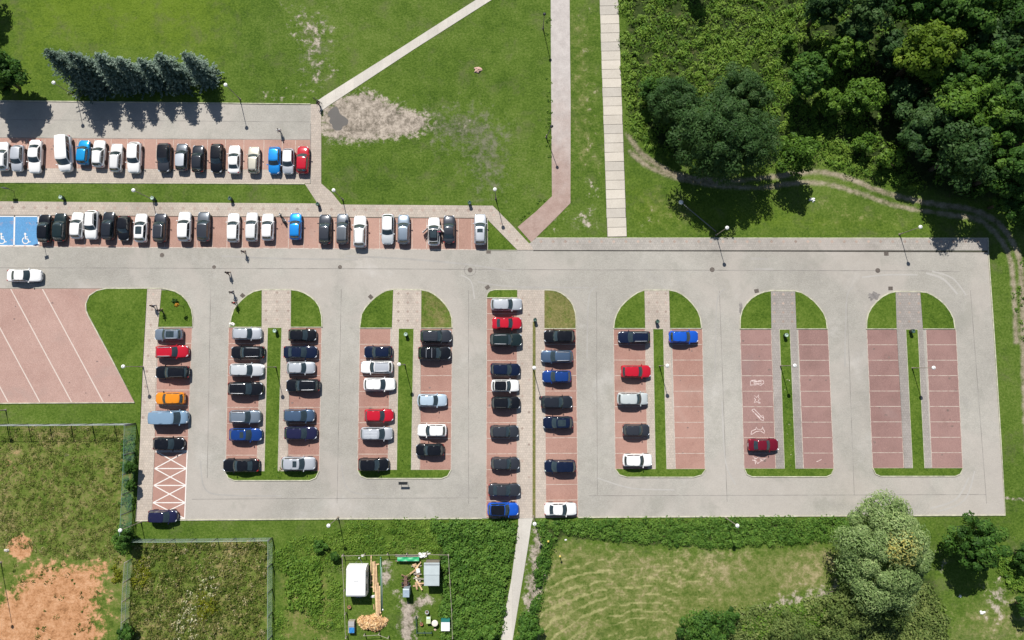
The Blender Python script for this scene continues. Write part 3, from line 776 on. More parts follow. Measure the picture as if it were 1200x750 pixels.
# joints, covers and stains on the tarred paving
def seam(pts, w=0.09, mat='seam', par=lot):
    MB().ribbon(P2(pts), w, Z_LOT + 0.004).build('joint', MAT[mat], par)
seam([(-60, 313.5), (150, 314.2), (420, 315), (620, 316), (860, 316.8), (1080, 317.5), (1125, 318.5)])
for a, b in (((247, 338), (243, 560)), ((400, 339), (395, 590)), ((549, 340), (549, 590)), ((699, 342), (700, 580)), ((843, 341), (852, 588)), ((992, 342), (1001, 580)), ((1137, 340), (1156, 590))):
    seam([a, lerp2(a, b, 0.5), b], 0.08)
seam([(225, 585), (390, 584), (560, 583.5)], 0.08); seam([(690, 581), (850, 580.5), (1000, 580), (1155, 579.5)], 0.08)
seam([(-40, 140), (180, 141.5), (364, 143)], 0.07, 'seam', upper_road)
def cover(px, py, r=0.36, ring=False, par=lot, z=Z_LOT + 0.004):
    c = G(px, py)
    mb = MB().lathe([(r, 0), (r, 0.012), (r * .86, 0.014), (r * .84, 0.008), (r * .3, 0.010), (0.03, 0.010)], (c.x, c.y, z), 16, False)
    mb.build('manhole_cover', MAT['iron'], par)
    if ring:
        MB().ribbon([(c.x + .85 * math.cos(a), c.y + .85 * math.sin(a)) for a in np.linspace(0, 2 * math.pi, 25)[:-1]], 0.10, z, closed=True).build('cover_surround', MAT['seam'], par)
cover(551, 316.5, 0.36, True); cover(834.5, 316, 0.36); cover(1028.5, 317, 0.36); cover(190, 299, 0.33); cover(398.5, 313, 0.30); cover(251, 313, 0.28)
def drain(px, py, rz=0.0):
    c = G(px, py)
    mb = MB()
    for k in range(-3, 4): mb.box((c.x + k * 0.085 * math.cos(rz), c.y + k * 0.085 * math.sin(rz), Z_LOT + 0.016), (0.05, 0.5, 0.02), rz)
    mb.box((c.x, c.y, Z_LOT + 0.006), (0.66, 0.56, 0.008), rz)
    mb.build('drain_grate', MAT['iron'], lot)
for q in ((571.3, 336.8, .6), (434.5, 348, -.8), (284.5, 346.5, -.7), (1038.5, 297.5, 0), (886.5, 341, .2), (572.5, 295, 0), (1043.5, 338, 0)): drain(*q)
def stain(cx, cy, rx, ry, seed, mat='stain', par=lot, z=Z_LOT + 0.0045, name='stain'):
    rg = random.Random(seed); c = G(cx, cy)
    pts = []
    for k in range(26):
        a = 2 * math.pi * k / 26; q = 1 + rg.uniform(-.35, .25)
        pts.append((c.x + rx / 7.9 * q * math.cos(a), c.y + ry / 7.9 * q * math.sin(a)))
    sheet(name, pts, z, MAT[mat], par, kind=None)
stain(1024, 347, 7, 5, 1); stain(868, 363, 2, 8, 5)
MAT['puddle'] = plain('wet_mud', (0.105, 0.098, 0.090), 0.75, 0, 0.06, 0.5)
pud = sheet('puddle', P2(smooth_pts([(385, 131), (389, 127), (394, 125), (397, 129), (399, 134), (404, 137), (408, 141), (407, 146), (402, 148), (400, 152), (394, 153), (390, 150), (389, 146), (386, 143), (387, 138), (384, 135), (385, 131)], 3)[:-1]), 0.006, MAT['puddle'])
# tyre marks, oil drips and worn arcs
MAT['worn_pale'] = worn('rubbed_paving', (0.425, 0.407, 0.378), (0.385, 0.368, 0.34), 0.40, 0.62, 0.7)
MAT['oil'] = plain('oil_drips', (0.20, 0.135, 0.118), 0.7, 0, 0.3, 3)
MAT['rubber'] = worn('tyre_rub', (0.325, 0.308, 0.283), (0.375, 0.358, 0.33), 0.38, 0.60, 0.5)
def marks(name, items, mat, parent):
    mb = MB()
    for i, (pts, w) in enumerate(items): mb.ribbon(P2(smooth_pts(pts, 6)), w * 1.8, Z_LOT + 0.0045 + 0.0002 * i)
    o = mb.build(name, MAT[mat], parent); o['kind'] = 'stuff'
marks('worn_arcs', [([(1085, 320), (1105, 327), (1122, 345)], .16), ([(1092, 318), (1116, 326), (1132, 346)], .12), ([(1010, 325), (1040, 322), (1075, 322)], .12), ([(700, 560), (740, 572), (790, 574)], .10), ([(556, 350), (552, 330), (540, 322)], .10), ([(846, 470), (850, 540), (862, 568)], .10), ([(1135, 560), (1120, 585), (1090, 596)], .14), ([(1142, 552), (1130, 586), (1098, 600)], .12)], 'worn_pale', lot)
marks('tyre_marks', [([(405, 300), (470, 303), (540, 309), (600, 318)], .15), ([(880, 303), (900, 303.4)], .18), ([(884, 315.2), (906, 315.5)], .18), ([(560, 330), (600, 336), (690, 337)], .13), ([(235, 540), (240, 572), (262, 580), (330, 581)], .12), ([(400, 545), (410, 575), (450, 580)], .10), ([(700, 335), (690, 350), (688, 420)], .12), ([(1000, 336), (992, 352), (990, 430)], .12), ([(850, 338), (840, 356), (838, 440)], .10), ([(260, 300), (330, 303), (420, 304)], .14)], 'rubber', lot)
rgs = random.Random(12); mb = MB(); i_ = 0
for (xa, xb, ya, yb, n_) in ((870, 906, 390, 545, 16), (938, 974, 390, 545, 16), (1018, 1056, 390, 545, 16), (1088, 1124, 390, 545, 16), (790, 823, 410, 545, 14), (640, 674, 505, 585, 7), (571, 604, 410, 600, 14), (724, 756, 410, 545, 12), (270, 304, 390, 545, 12), (340, 374, 465, 530, 7), (424, 456, 388, 530, 12), (495, 528, 425, 545, 12), (60, 566, 260, 288, 40), (60, 355, 167, 196, 24), (5, 140, 345, 465, 24)):
    for k in range(int(n_ * .6)):
        c = G(rgs.uniform(xa, xb), rgs.uniform(ya, yb)); r_ = rgs.uniform(.06, .34) ** 1.3; el = rgs.uniform(.5, 1); an = rgs.uniform(0, 3.14); i_ += 1
        mb.add([(c.x + r_ * math.cos(q + an) * rgs.uniform(.7, 1.1), c.y + r_ * el * math.sin(q + an) * rgs.uniform(.7, 1.1), Z_BAY + .0022 + .00001 * i_) for q in np.linspace(0, 2 * math.pi, 10)[:-1]], [tuple(range(9))])
o = mb.build('oil_drips', MAT['oil']); o['kind'] = 'stuff'
# chalk pictures in the bays of the fifth island
chalk_floor = bpy.data.objects['parking_bay.011']
def chalk(paths):
    mb = MB()
    for i, p in enumerate(paths):
        mb.ribbon([G(860 + x / 5.77, 435 + y / 5.77) for x, y in p], 0.10, Z_LINE + 0.003 + 0.0006 * i)
    mb.build('chalk_drawing', MAT['chalk'], chalk_floor)
chalk([[(112, 66), (110, 94), (150, 92), (160, 88), (180, 96), (202, 80), (200, 66), (182, 60), (160, 68), (112, 66)], [(135, 74), (135, 84), (185, 82), (186, 70), (135, 74)], [(118, 62), (150, 60)]])
chalk([[(140, 165), (152, 178), (168, 160), (166, 180), (180, 188), (164, 196), (174, 216), (156, 206), (138, 212), (146, 192), (136, 180)], [(165, 215), (180, 214)]])
chalk([[(120, 262), (136, 255), (190, 312), (202, 316), (198, 334), (182, 328), (120, 262)], [(128, 270), (180, 318)], [(178, 305), (196, 300), (200, 316)]])
chalk([[(114, 428), (120, 404), (148, 392), (150, 376), (158, 392), (186, 394), (200, 370), (196, 390), (208, 406), (206, 420), (180, 404), (150, 408), (126, 424), (114, 428)]])
chalk([[(128, 578), (150, 592), (172, 575), (178, 596), (224, 588), (190, 606), (176, 596)], [(124, 600), (150, 606), (160, 624), (185, 606)], [(140, 588), (146, 628)]])
chalk([[(558, 612), (575, 605), (592, 596)]])

# ------------------------------------------------------------------ vegetation
FOL = {
    'forest': foliage('leaves_forest', [(0.0, (0.010, 0.028, 0.006)), (0.5, (0.026, 0.068, 0.013)), (1.0, (0.060, 0.118, 0.022))], 0.55, 0.38, 1.95),
    'forest_dark': foliage('leaves_dark', [(0.0, (0.010, 0.027, 0.009)), (0.5, (0.026, 0.060, 0.019)), (1.0, (0.056, 0.098, 0.036))], 0.55, 0.38, 1.9),
    'bright': foliage('leaves_bright', [(0.0, (0.034, 0.072, 0.008)), (0.5, (0.076, 0.132, 0.014)), (1.0, (0.135, 0.190, 0.026))], 0.55, 0.38, 1.6),
    'willow': foliage('leaves_willow', [(0.0, (0.048, 0.088, 0.030)), (0.40, (0.124, 0.196, 0.072)), (0.75, (0.215, 0.300, 0.132)), (0.88, (0.28, 0.355, 0.165)), (0.95, (0.29, 0.28, 0.09)), (1.0, (0.36, 0.32, 0.10))], 0.45, 0.3, 1.35),
    'bramble': foliage('leaves_bramble', [(0.0, (0.020, 0.050, 0.008)), (0.5, (0.058, 0.122, 0.016)), (1.0, (0.115, 0.185, 0.030))], 0.55, 0.3, 1.65),
    'nettle': foliage('leaves_nettle', [(0.0, (0.016, 0.046, 0.009)), (0.5, (0.046, 0.110, 0.018)), (1.0, (0.090, 0.165, 0.030))], 0.55, 0.3, 1.6),
    'weed': foliage('leaves_weed', [(0.0, (0.036, 0.060, 0.010)), (0.35, (0.078, 0.118, 0.020)), (0.6, (0.14, 0.158, 0.042)), (0.85, (0.225, 0.195, 0.09)), (1.0, (0.40, 0.37, 0.24))], 0.55, 0.3, 1.3),
    'scrub': foliage('leaves_scrub', [(0.0, (0.036, 0.064, 0.018)), (0.5, (0.082, 0.122, 0.036)), (1.0, (0.15, 0.185, 0.066))], 0.55, 0.38, 1.75),
    'spruce': foliage('needles_blue', [(0.0, (0.012, 0.030, 0.020)), (0.35, (0.048, 0.085, 0.070)), (0.7, (0.145, 0.215, 0.195)), (1.0, (0.27, 0.35, 0.32))], 0.6, 0.15),
    'chips': foliage('split_wood', [(0.0, (0.34, 0.18, 0.075)), (0.5, (0.62, 0.41, 0.22)), (1.0, (0.78, 0.62, 0.42))], 0.8, 0.0),
    'flower': foliage('white_flowers', [(0.0, (0.25, 0.26, 0.14)), (0.5, (0.50, 0.50, 0.36)), (1.0, (0.72, 0.72, 0.58))], 0.8, 0.1),
    'yellow': foliage('leaves_yellowgreen', [(0.0, (0.07, 0.10, 0.008)), (0.5, (0.17, 0.20, 0.014)), (1.0, (0.27, 0.28, 0.03))]),
}
BARK = plain('bark', (0.10, 0.075, 0.05), 0.95, 0, 0.4, 4)

def leaf_object(name, P, N, size, aspect, tint, mat, parent=None, rng=RNG, fold=0.25):
    """one mesh of small folded leaves: two triangles pairs per leaf, each with its own tint"""
    n = len(P)
    N = N / np.maximum(np.linalg.norm(N, axis=1, keepdims=True), 1e-6)
    a = rng.normal(size=(n, 3)); a -= (a * N).sum(1, keepdims=True) * N
    a /= np.maximum(np.linalg.norm(a, axis=1, keepdims=True), 1e-6)
    b = np.cross(N, a)
    s = (size * np.ones(n))[:, None] * 0.5
    w = s * aspect
    V = np.empty((n, 4, 3))
    V[:, 0] = P - a * s; V[:, 2] = P + a * s * 1.05 - N * s * 0.15
    V[:, 1] = P + b * w - N * w * fold; V[:, 3] = P - b * w - N * w * fold
    F = (np.arange(n)[:, None] * 4 + np.array([0, 1, 2, 3])[None, :]).astype(np.int32)
    # order so that the upper side is the front
    nn = np.cross(V[:, 1] - V[:, 0], V[:, 3] - V[:, 0])
    flip = (nn * N).sum(1) < 0
    F[flip] = F[flip][:, ::-1]
    me = bpy.data.meshes.new(name)
    me.vertices.add(n * 4); me.vertices.foreach_set('co', V.reshape(-1).astype(np.float32))
    me.loops.add(n * 4); me.loops.foreach_set('vertex_index', F.reshape(-1))
    me.polygons.add(n); me.polygons.foreach_set('loop_start', np.arange(0, n * 4, 4, dtype=np.int32))
    me.polygons.foreach_set('loop_total', np.full(n, 4, np.int32))
    at = me.attributes.new('tint', 'FLOAT', 'POINT')
    at.data.foreach_set('value', np.repeat(np.clip(tint, 0, 1), 4).astype(np.float32))
    me.materials.append(mat)
    me.update(calc_edges=True)
    return link(name, me, parent)

def clump_points(rng, C, Rr, Hh, per, up=0.35, low=-0.25):
    """leaves over the outside of clumps at C with radii Rr and heights Hh"""
    k = len(C)
    idx = np.repeat(np.arange(k), per)
    d = rng.normal(size=(len(idx), 3)); d[:, 2] = np.where(d[:, 2] < low * 1.5, -d[:, 2], d[:, 2])
    d /= np.linalg.norm(d, axis=1, keepdims=True)
    rad = 1 - 0.38 * rng.random(len(idx)) ** 2 + 0.12 * rng.normal(size=len(idx)) * 0.6
    P = C[idx] + d * np.stack([Rr[idx] * rad, Rr[idx] * rad, Hh[idx] * rad], 1)
    N = d + np.array([0, 0, up]) + rng.normal(size=d.shape) * 0.33
    return P, N, idx

def trunk_mesh(rng, h, r0, limbs, spread):
    mb = MB()
    lean = Vector((rng.normal() * .03 * h, rng.normal() * .03 * h, 0))
    mb.tube([(0, 0, -.1), (lean.x * .3, lean.y * .3, h * .35), (lean.x, lean.y, h * .8)], [r0, r0 * .75, r0 * .25], 8)
    for k in range(limbs):
        a = 2 * math.pi * k / limbs + rng.random(); z0 = h * (0.25 + 0.3 * rng.random()); q = spread * (0.55 + 0.3 * rng.random())
        mb.tube([(lean.x * .3, lean.y * .3, z0), (q * .5 * math.cos(a), q * .5 * math.sin(a), z0 + h * .14), (q * math.cos(a), q * math.sin(a), z0 + h * .3)], [r0 * .5, r0 * .32, r0 * .1], 6)
    return mb

def tree(px, py, rpx, h, fol, label, group=None, leaf=0.42, name='tree', nclump=26, per=190, zmid=0.58, aspect=0.62, cat='tree', seed=None, flat=1.0, rz=0.0, rx=1.0, jitter=0.12, low=-0.25, cs=1.0, base=None, tsh=0.0, defined=True, special=None):
    """crown seen at image pixel (px, py) with pixel radius rpx; stands h metres high"""
    rng = np.random.default_rng(seed if seed is not None else int(px * 7 + py * 13))
    g = G(px, py, h * zmid) if base is None else G(*base, 0)
    Rw = rpx / 8.0 / (1 + h * zmid / 100) * (0.90 if defined else 1.0)
    t = thing(name, label, cat, (g.x, g.y, 0), 0, group)
    th = max(0.3, h * 0.06)
    trunk_mesh(rng, h * .85, 0.028 * h + 0.02, 5, Rw).build('trunk', BARK, t)
    el = 0.82 + 0.36 * rng.random(2)
    cand = rng.normal(size=(nclump * 12, 3)); cand[:, 2] = np.where(cand[:, 2] < -.3, np.abs(cand[:, 2]), cand[:, 2])
    cand /= np.linalg.norm(cand, axis=1, keepdims=True)
    if defined:                                       # clumps spread evenly, so that they read one by one
        sel = [0]; dm = np.linalg.norm(cand - cand[0], axis=1)
        while len(sel) < nclump:
            j = int(np.argmax(dm * (0.75 + 0.5 * rng.random(len(dm))))); sel.append(j); dm = np.minimum(dm, np.linalg.norm(cand - cand[j], axis=1))
        d = cand[sel]
    else: d = cand[:nclump]
    zc = h * 0.56; Rz = h * 0.40 * flat
    rr = (0.54 + 0.40 * rng.random(nclump)) if defined else (0.42 + 0.50 * rng.random(nclump))
    if special: rr = 0.70 + 0.13 * rng.random(nclump)
    C = d * rr[:, None] * np.array([Rw * rx * el[0], Rw * el[1], Rz]) + np.array([0, 0, zc])
    cr = Rw * (0.95 / math.sqrt(nclump) + 0.20 * rng.random(nclump) ** 1.5) * cs
    ch = np.minimum(cr * 0.85, Rz * .6)
    if rz:
        c_, s_ = math.cos(rz), math.sin(rz); C[:, :2] = C[:, :2] @ np.array([[c_, s_], [-s_, c_]])
    P, N, idx = clump_points(rng, C, cr, ch, per, low=low)
    m = 14 * nclump                                   # leaves deep inside close the crown
    q = rng.normal(size=(m, 3)); q /= np.linalg.norm(q, axis=1, keepdims=True); q *= (0.30 + 0.32 * rng.random(m))[:, None]
    P = np.concatenate([P, q * np.array([Rw * rx, Rw, Rz]) + np.array([0, 0, zc])]); N = np.concatenate([N, q + np.array([0, 0, .6]) + rng.normal(size=q.shape) * .4]); idx = np.concatenate([idx, rng.integers(0, nclump, m)])
    P[:, 2] = np.maximum(P[:, 2], 0.08 * h)
    tn = 0.47 + 0.16 * rng.normal(size=len(P)) + jitter * rng.normal(size=nclump)[idx] + tsh
    if special:                                       # one clump with yellowed leaves
        j = int(np.argmax(d @ np.array(special))); tn = np.where(idx == j, .93 + .05 * rng.normal(size=len(tn)), np.minimum(tn, .86))
    Lf = leaf * (0.75 + 0.65 * rng.random(len(P))); Lf[-m:] *= 2.2
    leaf_object('crown', P, N, Lf, aspect, tn, FOL[fol], t, rng)
    return t

def rand_in(rng, pts, n):
    pts = np.array([tuple(G(*p).xy) for p in pts]); lo = pts.min(0); hi = pts.max(0)
    out = np.zeros((0, 2))
    while len(out) < n:
        q = lo + (hi - lo) * rng.random((n * 2, 2))
        out = np.concatenate([out, q[poly_mask(q[:, 0], q[:, 1], pts, 0.01) > 0.5]])
    return out[:n]

def cover_patch(name, pts, fol, nclump, r, h, per, leaf, seed, aspect=0.6, up=0.6, jitter=0.14, tsh=0.0, holes=None, low=0.0):
    rng = np.random.default_rng(seed)
    c = rand_in(rng, pts, nclump)
    if holes is not None:
        keep = VN(c[:, 0] + seed, c[:, 1], holes[0]) > holes[1]; c = c[keep]
    k = len(c)
    cr = r[0] + (r[1] - r[0]) * rng.random(k); ch = h[0] + (h[1] - h[0]) * rng.random(k) ** 1.4
    C = np.concatenate([c, np.zeros((k, 1))], 1)
    P, N, idx = clump_points(rng, C, cr, ch, per, up=up, low=low)
    P[:, 2] = np.abs(P[:, 2]) + 0.02
    big = VN(P[:, 0], P[:, 1], 4.0) - 0.5
    tn = 0.48 + 0.15 * rng.normal(size=len(P)) + jitter * rng.normal(size=k)[idx] + 0.35 * big + tsh
    o = leaf_object(name, P, N, leaf * (0.65 + 0.7 * rng.random(len(P))), aspect, tn, FOL[fol], None, rng)
    o['kind'] = 'stuff'
    return o

# ground cover: brambles and nettles of the upper right, the strips of weeds round the car park, the fields
cover_patch('brambles', [(727, -30), (955, -30), (975, 60), (1000, 130), (1070, 200), (1090, 228), (1000, 204), (960, 190), (900, 195), (800, 190), (765, 180), (735, 150), (731, 80)], 'bramble', 1350, (0.45, 1.3), (0.25, 1.2), 34, 0.46, 21, aspect=0.32, tsh=0.24, jitter=.2)
cover_patch('brambles', [(725, -40), (1330, -40), (1330, 240), (1200, 260), (1120, 225), (1000, 150), (950, 60), (940, 0)], 'bramble', 520, (0.8, 1.8), (0.5, 1.4), 26, 0.5, 22)
cover_patch('nettles', [(628, 611), (700, 609), (800, 608.5), (985, 607.5), (1010, 620), (985, 632), (930, 636), (865, 640), (800, 640), (760, 636), (700, 630), (665, 624), (640, 640)], 'nettle', 950, (0.35, 0.75), (0.2, 0.7), 30, 0.25, 23, tsh=0.22, jitter=.2)
cover_patch('nettles', [(505, 611), (603, 611), (601, 640), (592, 690), (585, 765), (518, 765), (520, 700), (520, 640)], 'nettle', 1000, (0.4, 0.95), (0.3, 1.1), 34, 0.30, 24, tsh=0.16, holes=(2.2, 0.26))
cover_patch('nettles', [(612, 722), (622, 715), (634, 690), (640, 672), (648, 640), (640, 632), (636, 650), (628, 668), (632, 700), (620, 765), (604, 765)], 'nettle', 120, (0.4, 0.9), (0.3, 0.9), 34, 0.30, 25)
cover_patch('weeds', [(320, 640), (398, 622), (400, 765), (314, 765)], 'bramble', 480, (0.4, 0.9), (0.08, 0.36), 28, 0.25, 26, holes=(2.5, 0.45), tsh=0.16)
cover_patch('weeds', [(335, 660), (375, 655), (378, 712), (340, 716)], 'bramble', 150, (0.4, 0.9), (0.4, 0.9), 32, 0.30, 27, tsh=0.22)
cover_patch('weeds', [(400, 612), (520, 612), (522, 645), (402, 648)], 'bramble', 240, (0.4, 0.9), (0.08, 0.35), 28, 0.25, 28, tsh=0.18, holes=(2.0, .3))
cover_patch('weeds', [(158, 637), (314, 635), (308, 765), (150, 765)], 'weed', 1100, (0.25, 0.75), (0.15, 0.6), 24, 0.28, 29, aspect=0.35, tsh=0.0, jitter=.2)
cover_patch('field_weeds', [(-40, 502), (144, 502), (138, 655), (60, 655), (20, 640), (-40, 650)], 'weed', 1500, (0.2, 0.6), (0.06, 0.25), 16, 0.22, 30, aspect=0.35, tsh=-0.03, holes=(3.0, 0.30))
cover_patch('field_weeds', [(-20, 660), (136, 662), (134, 765), (-20, 765)], 'weed', 200, (0.15, 0.5), (0.08, 0.25), 12, 0.24, 31, aspect=0.4, tsh=-0.22, holes=(2.0, 0.55))
cover_patch('wild_flowers', [(222, 690), (252, 672), (262, 690), (246, 706), (240, 730), (232, 765), (200, 765), (210, 720)], 'flower', 100, (0.12, 0.35), (0.3, 0.7), 9, 0.16, 32, aspect=0.8)
cover_patch('weeds', [(232, 698), (252, 700), (258, 715), (250, 728), (232, 722)], 'yellow', 22, (0.4, 0.8), (0.3, 0.8), 40, 0.26, 33)
cover_patch('weeds', [(156, 662), (172, 655), (178, 680), (158, 690)], 'yellow', 22, (0.4, 0.8), (0.2, 0.6), 36, 0.26, 34)
cover_patch('weeds', [(134, 655), (142, 660), (140, 682), (133, 680)], 'yellow', 14, (0.3, 0.6), (0.2, 0.6), 30, 0.24, 35)
cover_patch('scrub', [(790, 768), (830, 730), (880, 712), (935, 708), (990, 694), (1030, 700), (1085, 685), (1130, 765)], 'scrub', 620, (0.6, 1.3), (0.3, 1.1), 36, 0.34, 36, tsh=0.16, holes=(3.5, 0.25))
cover_patch('scrub', [(870, 726), (925, 712), (985, 708), (1000, 722), (960, 735), (900, 745), (868, 742)], 'bramble', 130, (0.5, 1.0), (0.3, 0.9), 36, 0.3, 37, tsh=0.12)
cover_patch('weeds', [(1166, 645), (1200, 655), (1230, 690), (1215, 705), (1185, 690), (1170, 668)], 'bramble', 90, (0.4, 0.9), (0.3, 0.8), 32, 0.3, 38, tsh=0.12)
cover_patch('weeds', [(1180, 345), (1196, 400), (1212, 600), (1240, 600), (1240, 300), (1200, 300)], 'bramble', 120, (0.3, 0.6), (0.1, 0.4), 20, 0.26, 39)
cover_patch('weeds', [(135, 618), (150, 612), (158, 632), (146, 650), (136, 640)], 'nettle', 40, (0.4, 0.8), (0.4, 0.9), 40, 0.28, 40)
cover_patch('weeds', [(145, 515), (160, 510), (156, 600), (142, 600)], 'nettle', 50, (0.3, 0.6), (0.2, 0.7), 26, 0.26, 41, tsh=-.05)
cover_patch('fringe_grass', [(640, 20), (646, 20), (646.5, 232), (610, 262), (606, 260), (641, 226)], 'bramble', 90, (0.15, 0.35), (0.05, 0.14), 12, 0.2, 42, holes=(2, .5))
cover_patch('strip_plants', [(919, 440), (926, 440), (931, 545), (922, 545)], 'flower', 16, (0.1, 0.25), (0.08, 0.2), 7, 0.16, 43)
cover_patch('strip_plants', [(320, 548), (330, 548), (330, 560), (322, 560)], 'bramble', 10, (0.2, 0.4), (0.1, 0.3), 16, 0.2, 44, tsh=.1)
cover_patch('strip_plants', [(466, 530), (481, 530), (481, 558), (464, 558)], 'bramble', 16, (0.15, 0.35), (0.1, 0.25), 14, 0.2, 45, tsh=.1)

# trees of the upper right
GW = 'trees of the wood at the upper right'
tree(840, 163, 62, 12.5, 'forest_dark', 'broad dark green tree with drooping tufts casting the widest shadow over the dirt track', None, nclump=52, per=300, leaf=0.42, aspect=0.38, jitter=0.08, seed=1)
tree(788, 122, 36, 8, 'forest_dark', 'dark feathery tree at the upper left shoulder of the broad dark tree', None, nclump=30, per=250, leaf=0.42, aspect=0.36, jitter=0.08, seed=2)
tree(868, 112, 38, 7, 'forest_dark', 'grey green feathery tree just above the broad dark tree', None, nclump=30, per=250, leaf=0.42, aspect=0.36, jitter=0.08, seed=3, tsh=.12)
tree(886, 168, 36, 10, 'forest_dark', 'feathery dark tree on the right flank of the broad dark tree', None, nclump=26, per=140, leaf=0.40, aspect=0.32, jitter=0.08, seed=63, tsh=.06)
tree(762, 106, 16, 5, 'forest', 'slim dark bush left of the feathery trees among the brambles', None, nclump=14, per=80, leaf=0.34, cat='bush', name='bush', seed=4)
tree(934, 180, 26, 8, 'bramble', 'mid green round tree beside the dirt track, right of the broad dark tree', None, nclump=22, per=120, leaf=0.36, seed=5, tsh=-.1)
tree(946, 92, 28, 9, 'forest', 'olive tree with a deep shadow at the left rim of the wood', GW and None, nclump=24, per=120, seed=6, tsh=.08)
tree(924, 50, 10, 3, 'bramble', 'small round bush alone in the brambles with a dark round shadow', None, nclump=9, per=70, leaf=0.3, cat='bush', name='bush', seed=7)
tree(988, 62, 24, 7, 'bramble', 'light green tree at the left rim of the wood above the olive tree', None, nclump=22, per=120, leaf=0.38, seed=8, tsh=-.05)
tree(1012, 112, 27, 6, 'bramble', 'bushy mid green tree at the foot of the dark gap in the wood', None, nclump=24, per=120, leaf=0.38, seed=9, tsh=-.08)
tree(1086, 62, 42, 13, 'bright', 'tall yellow green tree, brightest crown of the wood', None, nclump=44, per=170, leaf=0.44, seed=10)
tree(1020, 8, 30, 12, 'forest_dark', 'dark tree with silvery leaf tufts at the top edge, beside the dark gap', None, nclump=26, per=150, seed=11, tsh=.25)
tree(968, 6, 26, 11, 'forest_dark', 'very dark tree at the top edge, left corner of the wood', None, nclump=24, per=130, seed=12, tsh=-.12)
more = [(1075, -4, 34, 13, 'forest', 'green tree at the top edge right of the silvery tufted tree', 0), (1135, 18, 36, 14, 'forest', 'leafy green tree above the tall yellow green tree', .1), (1185, 20, 36, 14, 'forest', 'dark tree filling the top right corner of the wood', -.05),
        (1152, 78, 34, 13, 'forest', 'deep green tree right of the tall yellow green tree', .06), (1198, 85, 36, 14, 'forest_dark', 'dull dark tree at the right edge in the upper wood', .05), (1128, 122, 34, 12.5, 'bramble', 'fresh green tree below the tall yellow green tree', -.12),
        (1175, 138, 38, 13, 'forest', 'green tree at the right edge halfway down the wood', .1), (1080, 150, 32, 9, 'forest_dark', 'dark tree in the shade at the middle of the wood', .05), (1126, 182, 42, 12, 'forest_dark', 'broad dull green tree overhanging the shaded bend of the dirt track', .02),
        (1182, 200, 32, 12, 'forest', 'green tree at the right edge nearest the bend of the track', .04), (1040, 186, 15, 3.6, 'bramble', 'low pale bush at the lower rim of the wood by the track', .1), (1012, 168, 13, 3.4, 'bramble', 'small dark rounded bush in the bright brambles left of the track bend', -.2),
        (1060, 112, 22, 6.5, 'forest_dark', 'small shaded tree in the dark gap of the wood', -.1), (1225, 60, 34, 13, 'forest', 'tree beyond the right edge of the upper wood', 0), (1232, 150, 38, 13, 'forest', 'tree beyond the right edge of the middle wood', 0), (1240, 215, 34, 12, 'forest', 'tree beyond the right edge of the lower wood', 0), (1045, 60, 24, 8, 'forest_dark', 'shaded tree in the dark gap left of the tall yellow green tree', -.05), (1110, 90, 26, 11, 'forest', 'green tree leaning on the lower right of the tall yellow green tree', .0), (1100, 20, 28, 12, 'forest', 'green tree behind the top of the tall yellow green tree', .05), (1150, 150, 30, 12, 'bramble', 'fresh green tree between the dull tree over the bend and the right edge', -.15), (1165, 110, 28, 12.5, 'forest', 'dull green tree in the right half of the wood', .1), (1100, 135, 24, 10, 'forest_dark', 'dark green tree just above the broad tree over the bend', .1), (1160, 48, 26, 13, 'forest_dark', 'dark tree between the two highest right hand trees', .05), (1000, 38, 22, 8, 'forest_dark', 'dark tree below the silvery tufted tree', .1), (972, 120, 18, 5, 'bramble', 'leafy light bush right of the olive tree', 0), (1185, 235, 22, 8, 'forest', 'shaded tree right above the bend of the track at the right edge', -.05)]
for i, (x, y, r, h, f, lb, ts) in enumerate(more):
    bush = h < 4
    tree(x, y, r, h, f, lb, None, nclump=14 if bush else 34, per=80 if bush else 150, leaf=0.3 if bush else 0.44, defined=(i % 3 == 0), name='bush' if bush else 'tree', cat='bush' if bush else 'tree', seed=40 + i, tsh=ts)
tree(808, -50, 14, 9, 'forest', 'slim tree beyond the top edge whose shadow points into the brambles', None, base=(806, -22), nclump=16, per=70, seed=70, flat=1.1)

# trees of the lower right
tree(1037, 646, 68, 10.0, 'willow', 'large pale grey green willow overlapping the bottom edge of the paving', None, name='willow_tree', nclump=40, per=680, leaf=0.38, aspect=0.34, jitter=0.09, seed=13, cat='tree', cs=1.0, low=-.2, flat=1.0, tsh=.04, special=(.1, .25, .97))
tree(1146, 638, 32, 9, 'forest', 'dark round tree standing alone with a long shadow on dry grass', None, nclump=30, per=150, leaf=0.38, seed=14, tsh=.03)
tree(1000, 712, 33, 5, 'scrub', 'grey green bush close under the pale willow', None, nclump=26, per=130, leaf=0.36, aspect=0.4, name='bush', cat='bush', seed=15, tsh=.1)
tree(1048, 712, 24, 5, 'scrub', 'greyish bush in the shadow of the pale willow', None, nclump=18, per=110, leaf=0.36, aspect=0.4, name='bush', cat='bush', seed=16)
tree(826, 738, 34, 4.5, 'forest', 'dark green bush at the bottom edge left of the scrub', None, nclump=26, per=120, leaf=0.34, name='bush', cat='bush', seed=17, tsh=.16)
tree(856, 722, 9, 3, 'forest', 'narrow upright bush beside the bare earth patch', None, nclump=8, per=70, leaf=0.3, name='bush', cat='bush', seed=18, tsh=.12)
tree(925, 744, 30, 3.6, 'scrub', 'soft grey green bush at the bottom edge in the scrub', None, nclump=22, per=110, leaf=0.34, aspect=0.4, name='bush', cat='bush', seed=19)
tree(985, 746, 26, 4, 'scrub', 'olive bush at the bottom edge below the willow', None, nclump=20, per=110, leaf=0.34, aspect=0.4, name='bush', cat='bush', seed=20, tsh=-.05)
